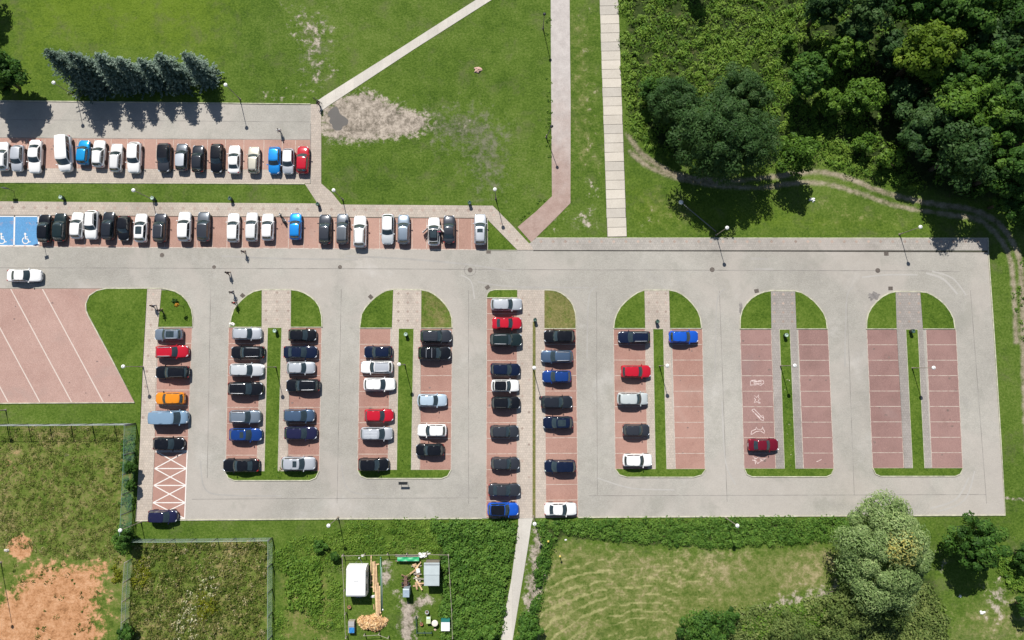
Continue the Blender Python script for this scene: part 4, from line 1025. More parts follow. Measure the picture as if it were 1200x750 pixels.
tree(1200, 652, 13, 3.5, 'forest', 'dark bush cut by the right edge above the dry grass', None, nclump=10, per=80, leaf=0.3, name='bush', cat='bush', seed=21)
tree(1204, 712, 15, 4, 'forest', 'dark bush cut by the right edge below the dry grass', None, nclump=10, per=80, leaf=0.3, name='bush', cat='bush', seed=22)
tree(622, 738, 14, 2.5, 'nettle', 'green bush right of the white footpath at the bottom edge', None, nclump=12, per=90, leaf=0.3, name='bush', cat='bush', seed=23)
tree(573, 742, 10, 2, 'nettle', 'round green bush left of the white footpath at the bottom edge', None, nclump=10, per=80, leaf=0.28, name='bush', cat='bush', seed=24, tsh=.1)
# bushes along the field fences
tree(152, 545, 7.5, 3.2, 'forest', 'dark overgrown bush in the middle of the right hand field fence', None, base=(160, 545), nclump=12, per=80, leaf=0.28, name='bush', cat='bush', seed=25, tsh=.05)
tree(152, 565, 6.5, 2.8, 'forest', 'smaller dark bush on the field fence beside the shaded footway', None, base=(160, 566), nclump=10, per=70, leaf=0.28, name='bush', cat='bush', seed=26)
tree(149, 628, 11, 3.6, 'forest', 'dark bush at the corner of both field fences', None, base=(156, 626), nclump=14, per=90, leaf=0.3, name='bush', cat='bush', seed=27)
tree(148, 742, 10, 2.6, 'forest', 'dark bush at the bottom edge beside the post fence', None, nclump=10, per=80, leaf=0.3, name='bush', cat='bush', seed=28)
tree(392, 652, 6, 1.6, 'forest', 'small dark bush outside the upper left corner of the garden plot', None, nclump=8, per=60, leaf=0.26, name='bush', cat='bush', seed=29)
tree(375, 640, 8, 1.2, 'nettle', 'dark nettle bush between the weeds and the garden plot', None, nclump=8, per=60, leaf=0.26, name='bush', cat='bush', seed=30)
# upper left
tree(-8, 82, 35, 8.6, 'forest', 'large dark broadleaf tree cut by the left edge left of the spruces', None, base=(23, 103), nclump=40, per=260, leaf=0.42, seed=31, tsh=.03)
tree(-70, 10, 40, 11, 'forest', 'broadleaf tree beyond the left edge shading the upper left corner', None, base=(-24, -12), nclump=30, per=120, leaf=0.45, seed=32)

def spruce(bx, by, h, rad, label, seed):
    rng = np.random.default_rng(seed)
    g = G(bx, by)
    t = thing('spruce_tree', label, 'spruce', (g.x, g.y, 0), 0, None)
    MB().tube([(0, 0, -.1), (0, 0, h * .5), (0, 0, h * .97)], [0.16, 0.10, 0.02], 8).build('trunk', BARK, t)
    P = []; N = []; T = []; Sx = []; tb = rng.normal() * .07; lx, ly = rng.normal(size=2) * .02 * h
    lev = int(h / 0.34)
    for i in range(lev):
        z = 0.35 + (h - 0.5) * i / lev; q = (1 - z / h) ** 0.66 * rad * (0.78 + 0.40 * rng.random()) + 0.14
        nb = int(7 + 9 * q / rad)
        for b in range(nb):
            a = 2 * math.pi * (b + rng.random() * .7) / nb + i * .7; L = q * (0.62 + 0.55 * rng.random())
            for s in np.arange(0.25, 1.01, 0.20 / max(L, .4)):
                x = L * s; zz = z - 0.28 * x + 0.16 * x * s
                for sd_ in (-1, 1):
                    off = 0.16 * (1.15 - s)
                    P.append((lx * (z / h) ** 2 + x * math.cos(a) - sd_ * off * math.sin(a) + rng.normal() * .07, ly * (z / h) ** 2 + x * math.sin(a) + sd_ * off * math.cos(a) + rng.normal() * .04, zz + rng.normal() * .04))
                    N.append((math.cos(a) * .35 + rng.normal() * .35, math.sin(a) * .35 + rng.normal() * .35, 1.0))
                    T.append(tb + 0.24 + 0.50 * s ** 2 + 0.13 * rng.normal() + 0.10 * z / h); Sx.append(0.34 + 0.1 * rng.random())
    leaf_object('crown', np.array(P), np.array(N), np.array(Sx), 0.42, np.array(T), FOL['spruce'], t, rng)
SPR = [(105, 96, 10.2, 2.9, 'tallest blue spruce at the left end of the spruce row'), (127, 95, 9.2, 2.3, 'blue spruce second from the left end of the row'), (151, 97, 9.0, 2.9, 'blue spruce third from the left end of the row'), (172, 97, 8.0, 2.2, 'blue spruce in the middle of the row'),
       (192, 95, 7.4, 2.6, 'blue spruce just right of the middle of the row'), (215, 96, 8.4, 2.5, 'blue spruce second from the right end of the row'), (244, 92, 8.2, 2.2, 'blue spruce at the right end, set slightly apart from the row'), (117, 101, 7.2, 2.2, 'lower blue spruce squeezed in front of the left end of the row')]
for i, (x, y, h, r, lb) in enumerate(SPR): spruce(x, y, h, r, lb, 100 + i)

# ------------------------------------------------------------------ cars
PAINT = {k: paint(k, c, mt) for k, (c, mt) in {
    'white': ((0.80, 0.80, 0.79), 0.0), 'pearl': ((0.66, 0.665, 0.66), 0.0), 'silver': ((0.50, 0.53, 0.57), 0.35), 'pale_silver': ((0.60, 0.63, 0.65), 0.3),
    'ice': ((0.48, 0.60, 0.70), 0.25), 'steel': ((0.20, 0.25, 0.31), 0.4), 'grey': ((0.115, 0.13, 0.15), 0.4), 'graphite': ((0.040, 0.045, 0.056), 0.3),
    'anthracite': ((0.020, 0.024, 0.032), 0.2), 'black': ((0.006, 0.007, 0.010), 0.0), 'black_green': ((0.012, 0.024, 0.026), 0.1), 'navy': ((0.006, 0.012, 0.036), 0.1),
    'indigo': ((0.016, 0.017, 0.055), 0.15), 'deep_blue': ((0.012, 0.05, 0.22), 0.25), 'blue': ((0.012, 0.10, 0.55), 0.2), 'azure': ((0.01, 0.28, 0.60), 0.2),
    'slate_blue': ((0.07, 0.115, 0.19), 0.35), 'red': ((0.46, 0.010, 0.026), 0.0), 'dark_red': ((0.17, 0.008, 0.022), 0.2), 'orange': ((0.70, 0.24, 0.015), 0.0),
    'beige': ((0.52, 0.50, 0.42), 0.2), 'sky_blue': ((0.015, 0.24, 0.66), 0.3), 'van_blue': ((0.20, 0.31, 0.43), 0.1), 'tan_silver': ((0.55, 0.60, 0.60), 0.2)}.items()}
def glass_mat():
    m, nt, b = new_mat('car_glass'); t = NT(nt)
    f = t.noise(t.obj(), 1.5, 3)
    t.L(t.ramp(f, [(0.3, (0.020, 0.032, 0.036)), (0.7, (0.036, 0.054, 0.058))]), b.inputs['Base Color'])
    b.inputs['Roughness'].default_value = 0.05
    b.inputs['IOR'].default_value = 2.1
    return m
GLASS = glass_mat()
RUBBER = plain('tyre_rubber', (0.018, 0.018, 0.02), 0.9, 0, 0.2, 8)
RIM = plain('rim_alloy', (0.42, 0.43, 0.44), 0.35, 0.7, 0.1, 8)
LAMP = plain('headlamp_lens', (0.70, 0.74, 0.78), 0.1, 0.3, 0.1, 8)
TAIL = plain('tail_lens', (0.33, 0.012, 0.012), 0.2, 0, 0.2, 8)
TRIM = plain('black_trim', (0.02, 0.021, 0.023), 0.55, 0, 0.2, 6)
CHROME = plain('rail_alloy', (0.62, 0.63, 0.65), 0.3, 0.6, 0.08, 6)
PLATE = plain('number_plate_white', (0.72, 0.72, 0.70), 0.5, 0, 0.05, 6)
INTERIOR = plain('cabin_dark', (0.025, 0.025, 0.027), 0.8, 0, 0.2, 4)
MIRROR_G = plain('mirror_shell', (0.04, 0.042, 0.045), 0.4, 0, 0.2, 6)

#          L     W     H     cowl  rfront rrear  tail   belt  hood0 hood1 boot
KINDS = {
 'hatch':  (4.05, 1.76, 1.47, .215, .055, -.385, -.470, .93, .96, .74, .93),
 'small':  (3.65, 1.66, 1.48, .240, .075, -.390, -.475, .93, .95, .74, .93),
 'sedan':  (4.60, 1.80, 1.45, .205, .050, -.215, -.365, .93, .95, .72, .98),
 'estate': (4.60, 1.80, 1.47, .210, .055, -.410, -.478, .94, .96, .73, .94),
 'suv':    (4.45, 1.86, 1.67, .215, .065, -.395, -.472, 1.06, 1.09, .86, 1.06),
 'mpv':    (4.35, 1.80, 1.64, .280, .105, -.415, -.482, 1.00, 1.02, .78, 1.0),
 'van':    (4.85, 1.90, 1.93, .345, .205, -.468, -.492, 1.10, 1.12, .88, 1.1)}

def car_meshes(kind):
    L, W, H, xc, xrf, xrr, xt, belt, h0, h1, boot = KINDS[kind]
    xc, xrf, xrr, xt = [q * L for q in (xc, xrf, xrr, xt)]
    hw = W / 2
    def lerp(a, b, t): return a + (b - a) * t
    # hull: stations nose to tail
    st = [(-.500, .66, .82), (-.494, .82, .92), (-.475, .93, .97), (-.43, .985, 1.0), (-.34, 1.0, 1.0), (-.2, 1.0, 1), (0, 1.0, 1), (.15, 1.0, 1), (.28, .99, 1), (.36, .975, 1), (.42, .94, 1), (.455, .88, .99), (.480, .79, .95), (.494, .66, .86), (.500, .52, .76)]
    def top(x):
        if x > xc: return lerp(h0, h1, ((x - xc) / (L * .5 - xc)) ** 1.5)
        if x < xt: return lerp(boot, boot - .05, (xt - x) / max(.01, L * .5 + xt))
        return belt + (boot - belt) * (1 if x < xrr else 0) * 0.5
    rows = []
    for s, wf, zf in st:
        x = s * L; w = hw * wf; zt = top(x) * zf; zb = .22 + (.12 if abs(s) > .47 else 0)
        row = [(.80, zb - .02), (.93, zb + .05), (.985, .42), (1.0, .58), (.985, min(.80, zt - .10)), (.93, zt - .035), (.80, zt), (.45, zt + .025), (0, zt + .035)]
        half = [(x, w * a, z) for a, z in row]
        rows.append(half + [(p[0], -p[1], p[2]) for p in reversed(half[:-1])])
    body = MB(); n = len(rows[0]); b0 = [p for r in rows for p in r]; fs = []
    for i in range(len(rows) - 1):
        for k in range(n - 1):
            a = i * n + k; fs.append((a, a + 1, a + n + 1, a + n))
        fs.append((i * n + n - 1, i * n, (i + 1) * n, (i + 1) * n + n - 1))
    fs.append(tuple(range(n - 1, -1, -1))); fs.append(tuple((len(rows) - 1) * n + k for k in range(n)))
    fs = [tuple(reversed(f)) for f in fs]
    body.add(b0, fs, True)
    wb = hw * .925; wr = hw * (.76 if kind != 'van' else .86); zb = belt - .02; zr = H - .045
    bowb, bowt = .20, .10
    def Fr(v, t):
        return Vector((lerp(xc - bowb * v * v, xrf - bowt * v * v, t), v * lerp(wb * .97, wr, t), lerp(zb + .02, zr - .03 * v * v, t) + .05 * math.sin(math.pi * t) * (1 if kind != 'van' else .4)))
    def Re(v, t):
        return Vector((lerp(xt + .10 * v * v, xrr + .08 * v * v, t), v * lerp(wb * .93, wr * .94, t), lerp(boot - .02, zr - .03 - .03 * v * v, t) + .03 * math.sin(math.pi * t)))
    def Si(u, t, sgn=1):
        a = Fr(1, t); b = Re(1, t); bl = math.sin(math.pi * u)
        return Vector((lerp(a.x, b.x, u), sgn * (lerp(a.y, b.y, u) + bl * lerp(.03, .02, t)), lerp(a.z, b.z, u) + bl * .035 * t))
    def Ro(u, v):
        a = Fr(v, 1); b = Re(v, 1); bl = math.sin(math.pi * u)
        return Vector((lerp(a.x, b.x, u), lerp(a.y, b.y, u) + v * bl * .02, lerp(a.z, b.z, u) + bl * .035 * 1.0))
    body.grid(lambda a, b: Fr(a * 2 - 1, b), 8, 5)
    body.grid(lambda a, b: Re(a * 2 - 1, b), 8, 5, True)
    body.grid(lambda a, b: Si(a, b, 1), 10, 5, True)
    body.grid(lambda a, b: Si(a, b, -1), 10, 5, False)
    body.grid(lambda a, b: Ro(a, b * 2 - 1), 8, 8, True)
    # fix: outward faces
    me = body.mesh('body')
    bm = bmesh.new(); bm.from_mesh(me); bmesh.ops.remove_doubles(bm, verts=bm.verts, dist=.0008); bmesh.ops.recalc_face_normals(bm, faces=bm.faces); bm.to_mesh(me); bm.free()
    me.materials.append(PAINT['white'])
    out = {'body': me, 'dims': (L, W, H), 'fn': (Fr, Re, Si, Ro), 'zr': zr, 'wr': wr, 'x': (xc, xrf, xrr, xt), 'belt': belt, 'h1': h1, 'boot': boot}
    def patch(name, fn, mat, nu, nv, ref):
        m = MB().grid(fn, nu, nv).mesh(name)
        b = bmesh.new(); b.from_mesh(m); bmesh.ops.recalc_face_normals(b, faces=b.faces)
        b.faces.ensure_lookup_table()
        if b.faces[0].normal.dot(Vector(ref)) < 0: bmesh.ops.reverse_faces(b, faces=b.faces)
        b.to_mesh(m); b.free(); m.materials.append(mat); return m
    e = .014
    out['windscreen'] = patch('windscreen', lambda a, b: Fr((a * 2 - 1) * .93, .04 + b * .90) + Vector((e, 0, e)), GLASS, 8, 5, (1, 0, 1))
    out['rear_window'] = patch('rear_window', lambda a, b: Re((a * 2 - 1) * .86, .16 + b * .74) + Vector((-e, 0, e)), GLASS, 8, 5, (-1, 0, .5))
    rng_ = ((.05, .45), (.48, .93)) if kind in ('hatch', 'small', 'sedan', 'suv') else ((.05, .36), (.385, .66), (.685, .94))
    out['side'] = []
    for sg in (1, -1):
        for u0, u1 in rng_:
            out['side'].append(patch('side_window', lambda a, b: Si(u0 + (u1 - u0) * a, .10 + b * .78, sg) + Vector((0, sg * e, .003)), GLASS, 4, 4, (0, sg, 0)))
    out['roof_panel'] = patch('roof_panel', lambda a, b: Ro(.02 + a * .96, (b * 2 - 1) * .97) + Vector((0, 0, .008)), PAINT['black'], 6, 6, (0, 0, 1))
    out['sunroof'] = patch('sunroof', lambda a, b: Ro(.14 + a * .26, (b * 2 - 1) * .60) + Vector((0, 0, .010)), GLASS, 3, 4, (0, 0, 1))
    out['glass_roof'] = patch('sunroof', lambda a, b: Ro(.08 + a * .62, (b * 2 - 1) * .68) + Vector((0, 0, .010)), GLASS, 5, 4, (0, 0, 1))
    def rail(sg):
        return MB().tube([Ro(.08, sg * .90) + Vector((0, 0, .0)), Ro(.13, sg * .90) + Vector((0, 0, .055)), Ro(.5, sg * .90) + Vector((0, 0, .06)), Ro(.88, sg * .90) + Vector((0, 0, .055)), Ro(.95, sg * .90)], .034, 6).mesh('roof_rail', CHROME)
    out['rails'] = [rail(1), rail(-1)]
    # lamps follow the rounded corners
    def hull_pt(s, a, z):
        for (s0, w0, z0), (s1, w1, z1) in zip(st[:-1], st[1:]):
            if s0 <= s <= s1:
                q = (s - s0) / (s1 - s0); return Vector((s * L, hw * lerp(w0, w1, q) * a, z))
        return Vector((s * L, 0, z))
    def lamp(name, ss, z0, z1, sg, mat, front):
        fn = lambda a, b: hull_pt(ss[0] + (ss[1] - ss[0]) * a, 1.0, 0) * 1.0 + Vector((.008 * (1 if front else -1), 0.0, lerp(z0, z1, b)))
        def g(a, b):
            p = fn(a, b); shrink = .98 if b < .5 else .94
            return Vector((p.x, sg * (p.y * shrink + .012), p.z))
        m = MB().grid(g, 5, 2).mesh(name)
        bb = bmesh.new(); bb.from_mesh(m)
        r = bmesh.ops.extrude_face_region(bb, geom=bb.faces[:])
        for v in [q for q in r['geom'] if isinstance(q, bmesh.types.BMVert)]: v.co.y -= sg * .16
        bmesh.ops.recalc_face_normals(bb, faces=bb.faces); bb.to_mesh(m); bb.free()
        m.materials.append(mat); return m
    hz = lerp(h0, h1, .72)
    out['headlights'] = [lamp('headlight', (.40, .487), hz - .22, hz - .02, sg, LAMP, True) for sg in (1, -1)]
    out['taillights'] = [lamp('taillight', (-.492, -.445), boot - .28, boot - .06, sg, TAIL, False) for sg in (1, -1)]
    out['grille'] = MB().grid(lambda a, b: Vector((L * .5 - .02 + .03 - .10 * (a * 2 - 1) ** 2, (a * 2 - 1) * hw * .5, lerp(.40, h1 * .80, b))), 6, 2).mesh('grille', TRIM)
    out['plates'] = [MB().box((0, 0, 0), (.02, .50, .11)).mesh('number_plate', PLATE)]
    ww = .32 if kind != 'small' else .29
    tp = [(ww - .10, -.10), (ww - .02, -.10), (ww, -.07), (ww, .07), (ww - .02, .10), (ww - .10, .10)]
    ty = MB().lathe(tp, n=18).mesh('tyre', RUBBER)
    ri = MB()
    ri.lathe([(ww - .10, -.03), (ww - .11, .075), (.06, .060), (.05, .085)], n=15, smooth=False)
    for k in range(5):
        a = 2 * math.pi * k / 5; ri.box((math.cos(a) * .13, math.sin(a) * .13, .075), (.17, .035, .02), a)
    out['tyre'] = ty; out['rim'] = ri.mesh('rim', RIM)
    out['wheel_at'] = [(sx * L * .30 + (.0 if sx < 0 else .015 * L), sg * (hw - .105), ww) for sx in (1, -1) for sg in (1, -1)]
    mm = MB(); mm.box((0, 0, 0), (.13, .20, .13), taper=.8); mm.box((.02, -.11, -.05), (.06, .10, .05))
    out['mirror'] = mm.mesh('mirror', PAINT['white'])
    out['arch'] = MB().lathe([(ww + .05, -.02), (ww + .05, .012), (ww - .02, .012)], n=18).mesh('wheel_arch', TRIM)
    return out
CM = {k: car_meshes(k) for k in KINDS}

def make_car(kind, colour, x, y, rz, Lm, label, group, cat='car', opts=()):
    m = CM[kind]; L, W, H = m['dims']; s = max(.86, min(1.16, Lm / L))
    nm = {'van': 'parked_van'}.get(kind, 'parked_car')
    if 'driving' in opts: nm = 'driving_car'
    t = thing(nm, label, 'van' if kind == 'van' else cat, (x, y, Z_BAY), rz, group)
    t.scale = (s, 1 + (s - 1) * .35, 1 + (s - 1) * .2)
    pm = PAINT[colour]
    part('body', m['body'], t, pm)
    part('windscreen', m['windscreen'], t)
    if 'panel_van' not in opts: part('rear_window', m['rear_window'], t)
    sw = m['side']
    for i, q in enumerate(sw):
        if 'panel_van' in opts and i % (len(sw) // 2) > 0: continue
        part('side_window', q, t)
    for q in m['headlights']: part('headlight', q, t)
    for q in m['taillights']: part('taillight', q, t)
    part('grille', m['grille'], t)
    part('number_plate', m['plates'][0], t, None, (L * .5 + .012, 0, .42)); part('number_plate', m['plates'][0], t, None, (-L * .5 - .012, 0, .62 if kind != 'sedan' else .60))
    for (wx, wy, wz) in m['wheel_at']:
        r = (R(-90), 0, 0) if wy > 0 else (R(90), 0, 0)
        w = part('wheel', m['tyre'], t, None, (wx, wy, wz), r)
        part('rim', m['rim'], w)
        part('wheel_arch', m['arch'], t, None, (wx, wy + (.098 if wy > 0 else -.098), wz), r)
    xc, xrf = m['x'][0], m['x'][1]
    for sg in (1, -1):
        part('mirror', m['mirror'], t, pm if 'black_mirrors' not in opts else MIRROR_G, (xc - .16, sg * (W * .5 + .07), m['belt'] + .06), (0, 0, 0), (1, sg, 1))
    if 'rails' in opts:
        for q in m['rails']: part('roof_rail', q, t)
    if 'dark_rails' in opts:
        for q in m['rails']: part('roof_rail', q, t, TRIM)
    if 'black_roof' in opts: part('roof_panel', m['roof_panel'], t, PAINT['black'])
    if 'white_roof' in opts: part('roof_panel', m['roof_panel'], t, PAINT['white'])
    if 'silver_roof' in opts: part('roof_panel', m['roof_panel'], t, PAINT['silver'])
    if 'grey_roof' in opts: part('roof_panel', m['roof_panel'], t, PAINT['graphite'])
    if 'sunroof' in opts: part('sunroof', m['sunroof'], t)
    if 'glass_roof' in opts: part('sunroof', m['glass_roof'], t)
    if 'ribs' in opts:
        Ro = m['fn'][3]
        for v in (-.6, -.3, 0, .3, .6):
            MB().tube([Ro(.1, v) + Vector((0, 0, .012)), Ro(.5, v) + Vector((0, 0, .012)), Ro(.9, v) + Vector((0, 0, .012))], .018, 6).build('roof_rib', pm, t)
    if 'bars' in opts:
        Ro = m['fn'][3]
        for u in (.25, .65):
            MB().tube([Ro(u, -.95) + Vector((0, 0, .03)), Ro(u, -.9) + Vector((0, 0, .09)), Ro(u, .9) + Vector((0, 0, .09)), Ro(u, .95) + Vector((0, 0, .03))], .03, 6).build('roof_bar', CHROME, t)
    if 'spoiler' in opts:
        MB().box((m['x'][2] - .16, 0, m['zr'] - .02), (.26, m['wr'] * 1.7, .035)).build('spoiler', pm, t)
    if 'open_doors' in opts:
        xd = xc - .35
        for sg in (1, -1):
            d = MB(); d.box((-.52, 0, .60), (1.04, .09, .66)); d.tube([(-.02, 0, .92), (-.42, -.10 * sg, 1.34), (-.98, -.10 * sg, 1.36), (-1.0, 0, .92)], .035, 6)
            ob = d.build('door', pm, t); ob.location = (xd, sg * (W * .5 - .01), 0); ob.rotation_euler = (0, 0, -sg * R(48))
            wq = MB().box((-.56, -.05 * sg, 1.12), (.70, .02, .34)).build('door_window', GLASS, ob)
            MB().box((xd - .52, sg * (W * .5 - .005), .62), (1.0, .03, .60)).build('door_opening', INTERIOR, t)
    return t

def place(kind, colour, box, face, label, group, opts=(), dev=0.0):
    """box = outline of the bodywork in image pixels (x0, x1, y0, y1); face = way the nose points"""
    x0, x1, y0, y1 = box
    cx, cy = (x0 + x1) / 2, (y0 + y1) / 2
    c = G(cx, cy, .72)
    if face in 'LR': a = G(x0, cy, .6); b = G(x1, cy, .6)
    else: a = G(cx, y0, .6); b = G(cx, y1, .6)
    Lm = (b - a).length - .06
    rz = {'R': 0, 'U': math.pi / 2, 'L': math.pi, 'D': -math.pi / 2}[face] + R(dev * .7)
    return make_car(kind, colour, c.x, c.y, rz, Lm, label, group, 'car', opts)

GA = 'cars in the row nearest the spruces'
for a in [
 ('hatch', 'white', (-4, 10.5, 166, 200), 'U', 'white hatchback cut by the left edge in the row nearest the spruces', ('rails',), 3),
 ('small', 'silver', (14, 28, 170, 201), 'D', 'silver small hatchback between two white cars, second from the left in the spruce row', (), 0),
 ('sedan', 'white', (33.5, 50, 164, 203), 'D', 'white saloon in the spruce row with an empty bay between it and the white van', (), 0),
 ('van', 'white', (66, 87.5, 159, 201.5), 'D', 'tall white van parked askew beside the bright blue small car', (), 8),
 ('small', 'azure', (90, 106.5, 164, 193), 'U', 'bright azure small car between the white van and a white hatchback', (), -4),
 ('hatch', 'white', (108.5, 124, 164, 196), 'U', 'white hatchback immediately right of the bright azure small car', ('rails',), -3),
 ('estate', 'pearl', (129, 144, 168, 201.5), 'U', 'off white estate second to the right of the bright azure small car', ('rails',), -2),
 ('suv', 'white', (149, 167, 166.5, 203), 'D', 'white SUV nose down with a wide gap to the black cars on its right', (), 0),
 ('suv', 'graphite', (185, 200.5, 168, 202), 'D', 'black roofed graphite SUV, first of the dark cars right of the white SUV', ('black_roof',), 1),
 ('small', 'grey', (205.5, 221, 168, 200), 'U', 'grey hatchback with pale bonnet, second of the dark group in the spruce row', ('silver_roof',), 0),
 ('hatch', 'anthracite', (224.5, 240, 170, 202), 'U', 'charcoal hatchback, third of the dark group in the spruce row', (), 0),
 ('hatch', 'black', (246, 262.5, 168.5, 202.5), 'D', 'black hatchback, last of the dark group left of the white saloon', (), 0),
 ('sedan', 'white', (267, 282.5, 170, 203.5), 'U', 'white saloon between the last black hatchback and the beige estate', (), 0),
 ('estate', 'beige', (290, 305, 171.5, 203), 'U', 'pale beige estate standing left of the blue hatchback', ('dark_rails',), 0),
 ('hatch', 'sky_blue', (314.5, 329, 172, 204), 'D', 'blue hatchback with shining light blue roof left of the silver small car', (), 0),
 ('small', 'silver', (331.5, 344.5, 174, 204), 'D', 'silver small car squeezed between the blue and the red car', ('white_roof',), 0),
 ('hatch', 'red', (347.5, 362.5, 171, 203), 'U', 'red hatchback at the right end of the spruce row', (), -2)]:
    place(a[0], a[1], a[2], a[3], a[4], GA, a[5], a[6])
GB = 'cars in the row along the pavement of the main road'
for a in [
 ('hatch', 'black', (45, 60, 251, 284), 'U', 'black hatchback right beside the blue disabled bays', (), 0),
 ('hatch', 'black_green', (62, 79, 249.5, 283), 'U', 'black green hatchback second to the right of the blue disabled bays', (), -1),
 ('hatch', 'white', (83, 98.5, 248.5, 280), 'U', 'white hatchback with black tail, nose towards the pavement, left of the white SUV', (), -2),
 ('suv', 'white', (100, 116, 246.5, 280.5), 'D', 'white SUV with roof rails and nose towards the road beside a white hatchback', ('dark_rails',), 0),
 ('estate', 'anthracite', (118, 136.5, 248, 281), 'U', 'charcoal estate with a tail spoiler right of the white SUV', ('spoiler',), -2),
 ('hatch', 'black', (137, 154, 253, 282), 'D', 'black hatchback standing low between the charcoal estate and the white car with black sunroof', (), 0),
 ('hatch', 'white', (158, 173, 250, 284), 'U', 'white hatchback with a large black sunroof', ('glass_roof',), 0),
 ('suv', 'graphite', (179.5, 197, 250, 284), 'U', 'graphite SUV with bright roof rails left of a lone white SUV', ('rails',), -1),
 ('suv', 'white', (208.5, 225, 248, 283), 'U', 'white SUV between the graphite SUV and a grey hatchback', (), 0),
 ('hatch', 'grey', (231.5, 246, 248, 283), 'U', 'grey hatchback left of the group of three white cars', ('grey_roof',), 0),
 ('estate', 'white', (266.5, 281, 249.5, 284), 'U', 'white estate, leftmost of three white cars beside the motorbike', (), 0),
 ('estate', 'pearl', (288.5, 302, 248.5, 283), 'U', 'off white estate, middle of three white cars beside the motorbike', (), 0),
 ('hatch', 'white', (307, 321, 250, 282), 'U', 'white hatchback, nearest of three white cars to the motorbike', (), 0),
 ('hatch', 'sky_blue', (339, 354, 249.5, 281), 'U', 'blue hatchback with gleaming pale bonnet right of the motorbike', (), 0),
 ('hatch', 'graphite', (373, 389, 251, 286), 'U', 'dark grey hatchback alone between the blue hatchback and the grey estate', (), 0),
 ('estate', 'grey', (394, 409, 250, 286), 'U', 'grey estate with silver roof rails beside a white SUV', ('rails',), 0),
 ('suv', 'white', (414.5, 429.5, 252.5, 290), 'U', 'white SUV between the grey estate and an empty bay', ('dark_rails',), 0),
 ('hatch', 'pale_silver', (448, 461, 250.5, 286.5), 'D', 'pale silver hatchback with white roof and nose towards the road', ('white_roof',), 0),
 ('estate', 'steel', (466, 480, 251, 286), 'U', 'steel blue estate with roof rails right of the pale silver hatchback', ('rails',), 0),
 ('hatch', 'white', (502, 515, 254.5, 288), 'U', 'white car with black roof and both front doors open', ('black_roof', 'open_doors', 'glass_roof'), 0),
 ('sedan', 'graphite', (519.5, 533, 252, 285), 'U', 'dark grey saloon right of the white car with open doors', (), 0),
 ('estate', 'silver', (556, 569.5, 250.5, 287), 'U', 'silver estate with sunroof and rails at the right end of the pavement row', ('sunroof', 'rails'), 0)]:
    place(a[0], a[1], a[2], a[3], a[4], GB, a[5], a[6])
place('sedan', 'white', (9, 49, 315.5, 330.5), 'R', 'white saloon driving along the main road below the blue disabled bays', None, ('driving',), 0)
GC = 'cars in the columns of bays'
